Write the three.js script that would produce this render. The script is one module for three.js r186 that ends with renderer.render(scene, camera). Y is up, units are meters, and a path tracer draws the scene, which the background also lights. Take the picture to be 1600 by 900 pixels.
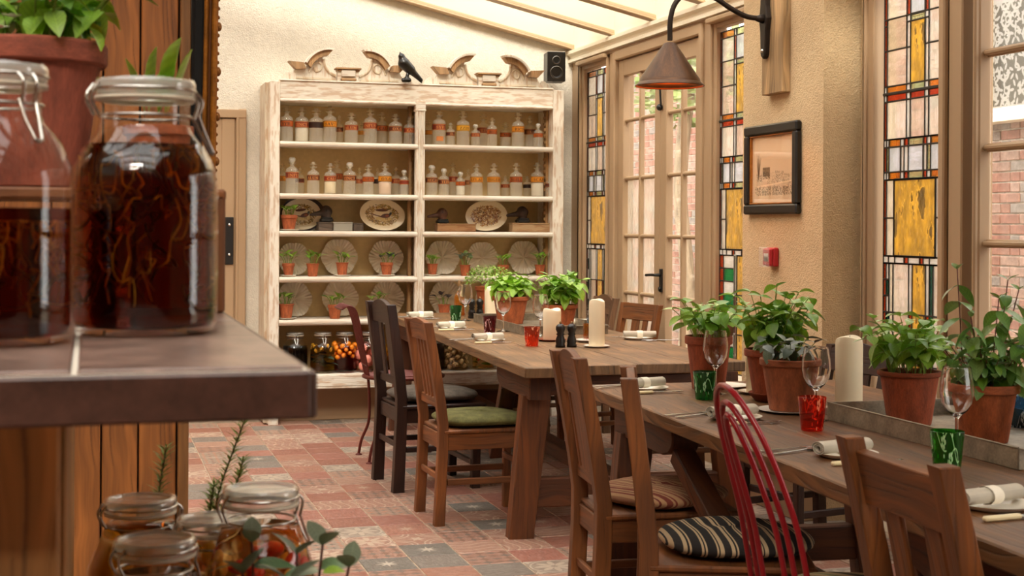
import * as THREE from 'three';
import { mergeGeometries, mergeVertices, toCreasedNormals } from 'three/addons/utils/BufferGeometryUtils.js';
import { MarchingCubes } from 'three/addons/objects/MarchingCubes.js';

// ---------- camera, sky, exposure ----------
const scene = new THREE.Scene();
const camera = new THREE.PerspectiveCamera(22.62, 16 / 9, 0.1, 120);
camera.position.set(0, 1.38, 0);
camera.rotation.order = 'YXZ';
camera.rotation.set(0, -Math.atan(661 / 2250), 0.006);
camera.setViewOffset(1600, 900, 0, 96, 1600, 900);
camera.focus = 6.4; camera.userData.fStop = 9;
camera.updateProjectionMatrix();
scene.background = new THREE.Color().setRGB(1.0, 0.965, 0.9);
scene.backgroundIntensity = 4.2;
const sun = new THREE.DirectionalLight(new THREE.Color().setRGB(1, 0.93, 0.8), 4.6); // low overcast sun, wide and soft
sun.position.set(-2.1, 9.6, 5.1); sun.target.position.set(1.5, 0, -6.9); sun.castShadow = true; sun.shadow.radius = 34; sun.shadow.mapSize.set(2048, 2048);
Object.assign(sun.shadow.camera, { left: -9, right: 9, top: 9, bottom: -9, near: 1, far: 30 }); scene.add(sun, sun.target);
const renderer = new THREE.WebGLRenderer({ antialias: true });
renderer.toneMapping = THREE.LinearToneMapping;
renderer.toneMappingExposure = 1.14;
renderer.shadowMap.enabled = true;

// ---------- helpers ----------
const V = (x, y, z) => new THREE.Vector3(x, y, z);
let seed = 7;
const rnd = () => { seed = (seed * 1664525 + 1013904223) >>> 0; return seed / 4294967296; };
const rr = (a, b) => a + (b - a) * rnd();
const reseed = (s) => { seed = s >>> 0; };
const used = {};
const numbered = (n) => { const k = used[n] = (used[n] ?? -1) + 1; return k ? n + '_' + String(k).padStart(3, '0') : n; };
function thing(name, label, category, pos = [0, 0, 0], turn = 0, group) {
  const o = new THREE.Group(); o.name = numbered(name); scene.add(o);
  o.position.set(...pos); o.rotation.y = turn; o.userData = { label, category };
  if (group) o.userData.group = group;
  return o;
}
function part(parent, name, geo, mat, pos, rot) {
  const m = new THREE.Mesh(geo, mat); m.name = name; m.castShadow = m.receiveShadow = true;
  if (pos) m.position.set(...pos);
  if (rot) m.rotation.set(...rot);
  parent.add(m); return m;
}
function single(name, label, category, geo, mat, pos = [0, 0, 0], turn = 0, group) {
  const m = part(scene, numbered(name), geo, mat, pos, [0, turn, 0]);
  m.userData = { label, category }; if (group) m.userData.group = group;
  return m;
}
function struct(name, geo, mat, label, category) {
  const m = geo ? part(scene, name, geo, mat) : new THREE.Group();
  if (!geo) { m.name = name; scene.add(m); }
  m.userData = { kind: 'structure', label, category }; return m;
}
function copy(o, pos, turn, label, group) {
  const c = o.clone(); c.name = numbered(o.name.replace(/_\d{3}$/, '')); scene.add(c);
  c.position.set(...pos); c.rotation.y = turn; c.userData = { ...o.userData };
  if (label) c.userData.label = label; if (group) c.userData.group = group;
  return c;
}
// uv in metres, projected along the dominant normal; grain axis runs along v
function boxUV(g, grain = 'y', ox = 0, oy = 0) {
  if (g.index) g = g.toNonIndexed();
  const p = g.attributes.position, uv = new Float32Array(p.count * 2), a = V(0, 0, 0), b = V(0, 0, 0), c = V(0, 0, 0);
  for (let i = 0; i < p.count; i += 3) {
    a.fromBufferAttribute(p, i); b.fromBufferAttribute(p, i + 1); c.fromBufferAttribute(p, i + 2);
    const n = b.clone().sub(a).cross(c.clone().sub(a)), ax = Math.abs(n.x), ay = Math.abs(n.y), az = Math.abs(n.z);
    const d = ax >= ay && ax >= az ? 'x' : ay >= az ? 'y' : 'z';
    const rest = ['x', 'y', 'z'].filter((k) => k !== d);
    let v = rest.includes(grain) ? grain : rest[1], u = rest.find((k) => k !== v);
    [a, b, c].forEach((q, j) => { uv[(i + j) * 2] = q[u] + ox + (d === 'z' ? 0.37 : d === 'y' ? 0.71 : 0); uv[(i + j) * 2 + 1] = q[v] + oy; });
  }
  g.setAttribute('uv', new THREE.BufferAttribute(uv, 2));
  if (g.attributes.color) g.deleteAttribute('color');
  return g;
}
// chamfered box, centred on (x, y, z)
function cbox(w, h, d, x = 0, y = 0, z = 0, b = 0.004, grain) {
  b = Math.min(b, w * 0.3, h * 0.3, d * 0.3);
  const P = [], hx = w / 2, hy = h / 2, hz = d / 2, tri = [];
  const pt = (sx, sy, sz, k) => [sx * (k === 0 ? hx : hx - b), sy * (k === 1 ? hy : hy - b), sz * (k === 2 ? hz : hz - b)];
  const quad = (A, B, C, D) => { const n = V(...B).sub(V(...A)).cross(V(...C).sub(V(...A))), m = V(...A).add(V(...B)).add(V(...C)).add(V(...D)); if (n.dot(m) < 0) tri.push(A, C, B, A, D, C); else tri.push(A, B, C, A, C, D); };
  const S = [-1, 1];
  for (const s of S) {
    quad(pt(s, -1, -1, 0), pt(s, 1, -1, 0), pt(s, 1, 1, 0), pt(s, -1, 1, 0));
    quad(pt(-1, s, -1, 1), pt(1, s, -1, 1), pt(1, s, 1, 1), pt(-1, s, 1, 1));
    quad(pt(-1, -1, s, 2), pt(1, -1, s, 2), pt(1, 1, s, 2), pt(-1, 1, s, 2));
    for (const t of S) {
      quad(pt(s, t, -1, 0), pt(s, t, 1, 0), pt(s, t, 1, 1), pt(s, t, -1, 1));
      quad(pt(s, -1, t, 0), pt(s, 1, t, 0), pt(s, 1, t, 2), pt(s, -1, t, 2));
      quad(pt(-1, s, t, 1), pt(1, s, t, 1), pt(1, s, t, 2), pt(-1, s, t, 2));
      for (const r of S) { const A = pt(s, t, r, 0), B = pt(s, t, r, 1), C = pt(s, t, r, 2), n = V(...B).sub(V(...A)).cross(V(...C).sub(V(...A))); if (n.dot(V(s, t, r)) < 0) tri.push(A, C, B); else tri.push(A, B, C); }
    }
  }
  const g = new THREE.BufferGeometry();
  g.setAttribute('position', new THREE.Float32BufferAttribute(tri.flat(), 3));
  g.computeVertexNormals();
  const axis = grain ?? (h >= w && h >= d ? 'y' : w >= d ? 'x' : 'z');
  return boxUV(g, axis, Math.sin(x * 91 + z * 37) * 3, Math.cos(y * 53 + x * 11) * 3).translate(x, y, z);
}
// board from a to b, with section w (across) x t (thickness); up = direction of the thickness
function board(a, b, w, t, up = [0, 1, 0], bev = 0.004) {
  const A = V(...a), B = V(...b), L = A.distanceTo(B), g = cbox(w, L, t, 0, 0, 0, bev, 'y');
  const y = B.clone().sub(A).normalize(); let z = V(...up); z.sub(y.clone().multiplyScalar(z.dot(y))).normalize(); const x = y.clone().cross(z);
  return g.applyMatrix4(new THREE.Matrix4().makeBasis(x, y, z).setPosition(A.add(B).multiplyScalar(0.5)));
}
const merge = (list) => mergeGeometries(list.map((g) => { g = g.index ? g.toNonIndexed() : g; for (const k of Object.keys(g.attributes)) if (!['position', 'normal', 'uv'].includes(k)) g.deleteAttribute(k); if (!g.attributes.uv) g.setAttribute('uv', new THREE.BufferAttribute(new Float32Array(g.attributes.position.count * 2), 2)); return g; }));
const lathe = (pts, seg = 28, a0 = 0, a1 = Math.PI * 2) => new THREE.LatheGeometry(pts.map(([x, y]) => new THREE.Vector2(Math.max(x, 1e-5), y)), seg, a0, a1);
const tube = (pts, r, seg = 6, n, closed = false) => new THREE.TubeGeometry(new THREE.CatmullRomCurve3(pts.map((p) => V(...p)), closed), n ?? pts.length * 4, r, seg, closed);
const sphere = (r, sx = 1, sy = 1, sz = 1, a = 14, b = 10) => new THREE.SphereGeometry(r, a, b).scale(sx, sy, sz);
function extrude(pts, depth, bevel = 0, curved = 8) {
  const s = pts instanceof THREE.Shape ? pts : new THREE.Shape(pts.map(([x, y]) => new THREE.Vector2(x, y)));
  return new THREE.ExtrudeGeometry(s, { depth, bevelEnabled: bevel > 0, bevelSize: bevel, bevelThickness: bevel, bevelSegments: 1, curveSegments: curved });
}
const at = (g, x, y, z, rx = 0, ry = 0, rz = 0) => g.applyMatrix4(new THREE.Matrix4().compose(V(x, y, z), new THREE.Quaternion().setFromEuler(new THREE.Euler(rx, ry, rz)), V(1, 1, 1)));

// ---------- textures ----------
const clamp = (v, a = 0, b = 1) => Math.min(b, Math.max(a, v));
const hash = (x, y, s) => { let h = (x * 374761393 + y * 668265263 + s * 1274126177) | 0; h = Math.imul(h ^ (h >>> 13), 1274126177); return ((h ^ (h >>> 16)) >>> 0) / 4294967296; };
function vnoise(x, y, px, py, s) { // periodic value noise
  const x0 = Math.floor(x), y0 = Math.floor(y), fx = x - x0, fy = y - y0, m = (a, n) => ((a % n) + n) % n;
  const ux = fx * fx * (3 - 2 * fx), uy = fy * fy * (3 - 2 * fy);
  const a = hash(m(x0, px), m(y0, py), s), b = hash(m(x0 + 1, px), m(y0, py), s), c = hash(m(x0, px), m(y0 + 1, py), s), d = hash(m(x0 + 1, px), m(y0 + 1, py), s);
  return a + (b - a) * ux + (c - a) * uy + (a - b - c + d) * ux * uy;
}
const fbm = (u, v, fx, fy, s, oct = 4) => { let t = 0, a = 0.5, n = 0; for (let i = 0; i < oct; i++) { t += a * vnoise(u * fx, v * fy, fx, fy, s + i); n += a; fx *= 2; fy *= 2; a *= 0.55; } return t / n; };
function tex(n, fn, metres = 1, color = true) { // fn(u, v) -> [r, g, b] in sRGB 0..1
  const d = new Uint8Array(n * n * 4);
  for (let j = 0; j < n; j++) for (let i = 0; i < n; i++) { const c = fn((i + 0.5) / n, (j + 0.5) / n), o = (j * n + i) * 4; for (let k = 0; k < 3; k++) d[o + k] = clamp(c[k] ?? c[0]) * 255; d[o + 3] = 255; }
  const t = new THREE.DataTexture(d, n, n); t.wrapS = t.wrapT = THREE.RepeatWrapping; t.magFilter = THREE.LinearFilter; t.repeat.set(1 / metres, 1 / metres);
  if (color) t.colorSpace = THREE.SRGBColorSpace; t.needsUpdate = true; return t;
}
function canvasTex(w, h, draw) {
  const c = document.createElement('canvas'); c.width = w; c.height = h; draw(c.getContext('2d'), w, h);
  const t = new THREE.CanvasTexture(c); t.colorSpace = THREE.SRGBColorSpace; t.wrapS = t.wrapT = THREE.RepeatWrapping; return t;
}
const woodF = (u, v) => { const w = fbm(u, v, 3, 2, 11, 3) * 0.16, a = fbm(u + w, v, 26, 2, 5, 4), b = fbm(u + w * 0.5, v, 90, 3, 9, 2), k = fbm(u, v, 5, 3, 21, 3); return { a, b, k }; };
const woodT = tex(512, (u, v) => { const { a, b, k } = woodF(u, v), x = 0.62 + 0.34 * a + 0.16 * (b - 0.5) + 0.24 * (k - 0.5) - (b < 0.22 ? 0.1 : 0); return [x, x * 0.985, x * 0.96]; }, 0.6);
const woodB = tex(512, (u, v) => { const { a, b } = woodF(u, v); return [0.5 * a + 0.5 * b - (b < 0.26 ? 0.4 : 0)]; }, 0.6, false);
const paintT = tex(512, (u, v) => { // worn white paint over wood
  const { b } = woodF(u, v), p = fbm(u, v, 7, 5, 31, 5), q = fbm(u, v, 40, 9, 37, 3), t = clamp((p * 0.45 + q * 0.7 - 0.585) * 7), w = 0.9 + 0.1 * fbm(u, v, 4, 4, 41, 3);
  const base = [0.62 + 0.14 * b, 0.47 + 0.12 * b, 0.35 + 0.1 * b], wh = [0.93 * w, 0.895 * w, 0.83 * w], s = t * (0.2 + 0.35 * q); return [0, 1, 2].map((i) => wh[i] * (1 - s) + base[i] * s); }, 0.7);
const plasterT = tex(512, (u, v) => { const x = 0.93 + 0.1 * (fbm(u, v, 5, 5, 51, 5) - 0.5) + 0.05 * (fbm(u, v, 80, 80, 53, 2) - 0.5); return [x, x, x * 0.995]; }, 1.6);
const plasterB = tex(512, (u, v) => [fbm(u, v, 90, 90, 61, 3) * 0.7 + fbm(u, v, 24, 24, 62, 2) * 0.3], 0.42, false);
const mottleT = tex(256, (u, v) => { const x = 0.78 + 0.42 * (fbm(u, v, 6, 6, 71, 5) - 0.5) + 0.15 * (fbm(u, v, 50, 50, 73, 2) - 0.5); return [x, x * 0.98, x * 0.96]; }, 0.25);
const mottleB = tex(256, (u, v) => [fbm(u, v, 40, 40, 75, 4)], 0.15, false);
const clothB = tex(128, (u, v) => [0.5 + 0.25 * Math.sin(u * 402) + 0.25 * Math.sin(v * 402)], 0.06, false);

// ---------- materials ----------
const std = (color, roughness = 0.7, o = {}) => new THREE.MeshStandardMaterial({ color, roughness, ...o });
const phys = (color, roughness, o) => new THREE.MeshPhysicalMaterial({ color, roughness, ...o });
const wood = (color, roughness = 0.55, o = {}) => std(color, roughness, { map: woodT, bumpMap: woodB, bumpScale: 0.0012, ...o });
const M = {
  plaster: std('#e8e0d0', 0.95, { map: plasterT, bumpMap: plasterB, bumpScale: 0.006 }),
  plasterWarm: std('#dfc298', 0.95, { map: plasterT, bumpMap: plasterB, bumpScale: 0.005 }),
  cream: std('#ece2cb', 0.6),
  joinery: std('#ab8e6d', 0.5), rafter: std('#cdbfa3', 0.7),
  white: std('#efe9dd', 0.5, { map: paintT }),
  paint: std('#ffffff', 0.75, { map: paintT, bumpMap: woodB, bumpScale: 0.0015 }),
  tableTopPale: wood('#9c7650', 0.5, { bumpScale: 0.002 }), tableTop: wood('#84572c', 0.55, { bumpScale: 0.002 }), tableLeg: wood('#6a3914', 0.65), tableLegLight: wood('#84491a', 0.65),
  chairDark: wood('#391a0a', 0.5), chairMid: wood('#8a501e', 0.6), chairLight: wood('#985a28', 0.6), chairGrey: wood('#7c583c', 0.55),
  oak: wood('#a6723f', 0.55), oakRed: wood('#c67c3c', 0.6), pine: wood('#b98e5c', 0.6),
  black: std('#15120f', 0.45), iron: std('#2a2019', 0.55, { metalness: 0.6 }), steel: std('#c9c6c0', 0.25, { metalness: 1 }), zinc: std('#b5a893', 0.5, { metalness: 0.45, map: mottleT }),
  terracotta: std('#d0703f', 0.8, { map: mottleT, bumpMap: mottleB, bumpScale: 0.0008 }), terracottaDark: std('#b2562f', 0.85, { map: mottleT, bumpMap: mottleB, bumpScale: 0.001 }),
  china: std('#efe9dc', 0.2), creamware: std('#eadcc2', 0.3), wax: std('#f7e9c8', 0.5), soil: std('#2a1c12', 1, { map: mottleT }),
  glassSolid: phys('#ffffff', 0.0, { transmission: 1, thickness: 0.002, ior: 1.48 }), glass: phys('#ffffff', 0.02, { transmission: 1, thickness: 0, ior: 1.5 }), bottle: phys('#fbf8ee', 0.03, { transmission: 0.84, thickness: 0, ior: 1.5 }),
  gold: std('#c27e2c', 0.35, { metalness: 0.35, map: mottleT }),
};
// ---------- floor ----------
const XW = 3.51, ZB = -10.35, XL = -3.2, ZF = 2.6, PITCH = 0.2145;
{
  const floor = struct('floor', cbox(XW - XL + 1.0, 0.2, ZF - ZB + 0.6, (XW + XL) / 2, -0.1012, (ZF + ZB) / 2, 0.001), std('#cdb8a0', 0.9, { map: mottleT }), 'floor of patterned terracotta and grey tiles', 'floor');
  const tileTex = (bg, fg, kind) => canvasTex(128, 128, (c, w) => {
    c.fillStyle = bg; c.fillRect(0, 0, w, w);
    for (let i = 0; i < 900; i++) { const t = rnd(); c.globalAlpha = 0.07; c.fillStyle = t > 0.5 ? '#ffffff' : '#3a2418'; c.fillRect(rnd() * w, rnd() * w, rr(2, 22), rr(1, 6)); }
    c.globalAlpha = 0.85; c.fillStyle = fg; c.strokeStyle = fg; c.lineWidth = 5;
    const star = (x, y, r, n, k) => { c.beginPath(); for (let i = 0; i < n * 2; i++) { const a = i * Math.PI / n, q = i % 2 ? r * k : r; c.lineTo(x + q * Math.cos(a), y + q * Math.sin(a)); } c.closePath(); c.fill(); };
    if (kind === 'star') star(64, 64, 34, 8, 0.3);
    if (kind === 'check') for (let i = 0; i < 6; i++) for (let j = 0; j < 6; j++) { c.fillStyle = (i + j) % 2 ? fg : i % 2 ? '#6f6259' : '#c98d70'; star(12 + i * 21, 12 + j * 21, 11, 4, 0.5); }
    if (kind === 'quatre') { for (const [x, y] of [[0, 0], [128, 0], [0, 128], [128, 128]]) { c.beginPath(); c.arc(x, y, 54, 0, 7); c.stroke(); c.beginPath(); c.arc(x, y, 40, 0, 7); c.stroke(); } star(64, 64, 26, 6, 0.45); }
    if (kind === 'flower') { for (let i = 0; i < 8; i++) { const a = i * Math.PI / 4; c.beginPath(); c.ellipse(64 + 30 * Math.cos(a), 64 + 30 * Math.sin(a), 22, 8, a, 0, 7); c.fill(); } c.beginPath(); c.arc(64, 64, 60, 0, 7); c.stroke(); for (const [x, y] of [[8, 8], [120, 8], [8, 120], [120, 120]]) star(x, y, 20, 4, 0.4); }
    if (kind === 'diamond') for (let i = 0; i < 4; i++) for (let j = 0; j < 4; j++) { c.fillStyle = (i + j) % 2 ? fg : '#8d6a5a'; star(16 + i * 32, 16 + j * 32, 17, 2 + (i % 2) * 2, 0.55); }
    if (kind === 'scroll') { for (let i = 0; i < 5; i++) { c.beginPath(); c.moveTo(0, i * 30); c.bezierCurveTo(40, i * 30 - 30, 80, i * 30 + 40, 128, i * 30); c.stroke(); } }
    c.globalAlpha = 1;
  });
  const kinds = [['#b98672', '#d9bda8', ''], ['#b4796a', '#d9bda8', ''], ['#a9705f', '#000000', ''], ['#8d8780', '#d8cfc0', ''], ['#807d77', '#ddd5c8', 'star'], ['#bf9c8a', '#8f857c', 'check'], ['#b88f7d', '#7d736c', 'diamond'],
    ['#b58a78', '#d9c6b4', 'quatre'], ['#bb9483', '#dccbb8', 'flower'], ['#a79a8d', '#d8cbbb', 'flower'], ['#ba8f7c', '#d8c2ae', 'scroll'], ['#ada093', '#c08f7c', 'check'], ['#b9826f', '#d6c0ae', 'star']];
  const mats = kinds.map(([a, b, k]) => std('#dcd4cc', 0.42, { map: tileTex(a, b, k), bumpMap: mottleB, bumpScale: 0.0004 }));
  const weights = [3, 4, 3, 3, 2, 3, 3, 3, 3, 2, 3, 2, 1], bag = weights.flatMap((n, i) => Array(n).fill(i));
  const s = PITCH - 0.006, tg = cbox(s, 0.012, s, 0, 0, 0, 0.0025);
  { const p = tg.attributes.position, uv = tg.attributes.uv; for (let i = 0; i < p.count; i++) uv.setXY(i, p.getX(i) / s + 0.5, p.getZ(i) / s + 0.5); }
  reseed(1234);
  const rest = mats.map(() => []), seen = [];
  for (let i = -18; i < 13; i++) for (let j = -18; j < 43; j++) {
    const x = 0.856 + (i + 0.5) * PITCH, z = -6.739 + (j + 0.5) * PITCH; if (x > XW - 0.1 || x < XL + 0.1 || z < ZB + 0.1 || z > ZF - 0.1) { continue; }
    const k = bag[Math.floor(rnd() * bag.length)], r = Math.floor(rnd() * 4), inView = z < -5.2 && x > 0.35 && x < 2.6 && x > 0.55 - (z + 5.2) * 0 && z > -10.3;
    seen.push({ x, z, k, r, key: inView ? (x > 0.6 && x < 2.35 ? 0 : 1) * 100 - z : 1e6 });
  }
  seen.sort((a, b) => a.key - b.key);
  seen.forEach(({ x, z, k, r }, n) => {
    if (n < 300) part(floor, 'tile', tg, mats[k], [x, -0.004, z], [0, r * Math.PI / 2, 0]);
    else rest[k].push(at(tg.clone(), x, -0.004, z, 0, r * Math.PI / 2, 0));
  });
  rest.forEach((l, k) => { if (l.length) part(floor, 'far_tiles', merge(l), mats[k]).userData = { kind: 'stuff' }; });
}
// ---------- walls ----------
function wallBox(x0, x1, y0, y1, z0, z1) { return cbox(x1 - x0, y1 - y0, z1 - z0, (x0 + x1) / 2, (y0 + y1) / 2, (z0 + z1) / 2, 0.001, 'y'); }
const roofY = (x) => 2.72 + (XW - x) * 0.232;
{
  const H = 4.6;
  struct('wall_back', wallBox(XL - 0.15, XW + 0.15, -0.2, H, ZB - 0.2, ZB), M.plaster, 'cream plaster wall behind the white bookcase', 'wall');
  struct('wall_left', wallBox(XL - 0.2, XL, -0.2, H, ZB, ZF), M.oakRed, 'oak panelled wall on the far side of the aisle', 'wall');
  struct('wall_front', wallBox(XL - 0.2, XW + 0.15, -0.2, H, ZF, ZF + 0.2), M.tableLeg, 'dark panelled wall behind the viewer', 'wall');
  // window wall: low walls and solid stretches between the openings; frames are built with the windows
  const w = struct('wall_right', null, null, 'window wall of beige joinery panels and rough plaster', 'wall');
  const solid = [[-10.35, -10.14, -0.2, 3.08], [-10.14, -9.44, -0.2, 0.42], [-7.9, -7.2, -0.2, 0.42], [-7.2, -6.04, -0.2, 3.08], [-6.04, -3.6, -0.2, 0.42], [-10.14, -7.2, 2.6, 3.08], [-6.04, -3.6, 2.6, 3.08], [-3.6, -3.3, -0.2, 3.08], [-3.3, -0.9, -0.2, 0.42], [-3.3, -0.9, 2.6, 3.08], [-0.9, ZF, -0.2, 3.08]];
  for (const [z0, z1, y0, y1] of solid) part(w, z1 - z0 < 1.3 && y1 > 2.8 && z1 < -6 && z0 < -7 ? 'wall_panel' : 'wall_section', wallBox(XW, XW + 0.16, y0, y1, z0, z1), z0 > -7.3 && z1 < -6 ? M.plasterWarm : M.joinery);
  struct('wall_pier', wallBox(3.31, XW + 0.02, 0, roofY(3.31) + 0.25, -6.95, -6.085), M.plasterWarm, 'rough plaster pier between the tall windows', 'wall');
  // moulded plate and frieze under the rafters
  const prof = [[0, 0], [-0.035, 0], [-0.035, 0.02], [-0.02, 0.03], [-0.02, 0.05], [-0.05, 0.06], [-0.05, 0.085], [0, 0.085]];
  const tr = extrude(prof, ZF - ZB, 0).translate(0, 0, 0); at(tr, XW, 2.62, ZB, 0, 0, 0);
  struct('trim_1', tr, M.cream, 'moulded cream plate under the rafter ends', 'moulding');
  struct('trim_2', wallBox(XW - 0.012, XW + 0.05, 2.7, 3.06, ZB, ZF), M.cream, 'cream frieze board above the moulded plate', 'moulding');
  struct('baseboard_right', merge([wallBox(XW - 0.02, XW, 0, 0.11, -9.36 + 1.64, -6.95), wallBox(XW - 0.02, XW, 0, 0.11, -6.085, -3.6), wallBox(XW - 0.02, XW, 0, 0.11, -10.3, -9.36)]), M.cream, 'pale skirting along the window wall', 'skirting');
  struct('baseboard_back', wallBox(XL, 0.86, 0, 0.1, ZB, ZB + 0.02), M.joinery, 'beige skirting along the back wall', 'skirting');
}
// ---------- glazed roof: deep cream rafters with beaded lower edges, glass above ----------
{
  const roof = struct('ceiling', null, null, 'sloping glazed roof on cream rafters', 'roof');
  const x0 = XL, x1 = XW + 0.05, a = Math.atan(0.232), L = (x1 - x0) / Math.cos(a);
  const beam = cbox(L, 0.31, 0.05, 0, 0.16, 0, 0.004, 'x'), bead = merge([cbox(L, 0.028, 0.07, 0, 0.014, 0, 0.006, 'x'), cbox(L, 0.014, 0.085, 0, -0.004, 0, 0.005, 'x')]);
  for (let k = 0; k < 17; k++) {
    const z = k ? -9.44 + (k - 1) * 0.765 : ZB + 0.045, xm = (x0 + x1) / 2;
    const b = part(roof, 'rafter', beam, M.rafter, [xm, roofY(xm), z], [0, 0, -a]);
    part(b, 'bead_moulding', bead, M.joinery);
    if (k < 16) { const z1 = -9.44 + k * 0.765, open = k < 7, left = k > 9; if (left) { const q = L * 0.6; part(roof, 'roof_pane', cbox(q, 0.006, z1 - z - 0.02, -L / 2 + q / 2, 0, 0, 0.001), M.glass, [xm, roofY(xm) + 0.32, (z + z1) / 2], [0, 0, -a]); part(roof, 'ceiling_board', cbox(L - q, 0.05, z1 - z + 0.002, q / 2, 0, 0, 0.001), M.cream, [xm, roofY(xm) + 0.32, (z + z1) / 2], [0, 0, -a]); } else part(roof, open ? 'roof_pane' : 'ceiling_board', cbox(L, open ? 0.006 : 0.05, z1 - z - (open ? 0.02 : -0.002), 0, 0, 0, 0.001), open ? M.glass : M.cream, [xm, roofY(xm) + 0.32, (z + z1) / 2], [0, 0, -a]); }
  }
}
// ---------- back door at the left ----------
{
  const d = struct('door_1', null, null, 'beige panelled door with a black pull plate beside the bookcase', 'door');
  const jo = M.joinery;
  part(d, 'door_frame', merge([cbox(0.055, 2.2, 0.05, 1.037, 1.1, ZB + 0.02), cbox(1.2, 0.06, 0.056, 0.465, 2.165, ZB + 0.022), cbox(0.055, 2.2, 0.05, -0.11, 1.1, ZB + 0.02), cbox(0.02, 2.14, 0.06, 1.004, 1.07, ZB + 0.02)]), jo);
  part(d, 'door_leaf', merge([cbox(1.08, 2.12, 0.03, 0.455, 1.07, ZB + 0.012), cbox(0.09, 2.12, 0.012, 0.94, 1.07, ZB + 0.03)]), jo);
  part(d, 'handle_plate', cbox(0.062, 0.335, 0.012, 0.948, 1.268, ZB + 0.042), M.black);
  for (const y of [1.38, 1.17]) part(d, 'screw', at(lathe([[0, 0], [0.012, 0], [0.009, 0.006], [0, 0.008]], 10), 0.95, y, ZB + 0.048, Math.PI / 2), M.steel);
}
// ---------- stained glass windows ----------
const ripple = tex(256, (u, v) => [fbm(u, v, 14, 9, 81, 4)], 0.3, false);
const glassT = tex(256, (u, v) => { const x = 0.88 + 0.16 * fbm(u, v, 18, 6, 83, 4) + (fbm(u, v, 40, 8, 87, 3) > 0.62 ? 0.12 : 0); return [x, x, x * 0.98]; }, 0.35);
const amberT = tex(256, (u, v) => { const s = fbm(u + 0.1 * fbm(u, v, 4, 4, 95, 3), v, 9, 3, 97, 4), x = 0.72 + 0.34 * fbm(u, v, 24, 10, 93, 4) - (s > 0.6 ? 0.22 : 0) + (s > 0.56 && s < 0.6 ? 0.18 : 0); return [x, x, x * 0.9]; }, 0.42);
const pane = (c, o = {}) => phys(new THREE.Color(c).convertLinearToSRGB(), 0.2, { map: glassT, transmission: 0.93, thickness: 0, ior: 1.45, bumpMap: ripple, bumpScale: 0.003, ...o });
const PG = { clear: pane('#fffaf0', { roughness: 0.45 }), pink: pane('#f4e2d2', { roughness: 0.4 }), amber: pane('#efb02c', { roughness: 0.75, map: amberT }), red: pane('#c8340c'), orange: pane('#e0801c'), green: pane('#c3d29a'), blue: pane('#dfe8f8', { transmission: 0.8, roughness: 0.6 }), white: pane('#f4f2ec', { transmission: 0.75, roughness: 0.6 }), teal: pane('#0d5a50'), emerald: pane('#0c8a44'), brown: pane('#e2d2ba', { roughness: 0.4 }) };
const lead = std('#3d3a35', 0.5, { metalness: 0.5 });
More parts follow.
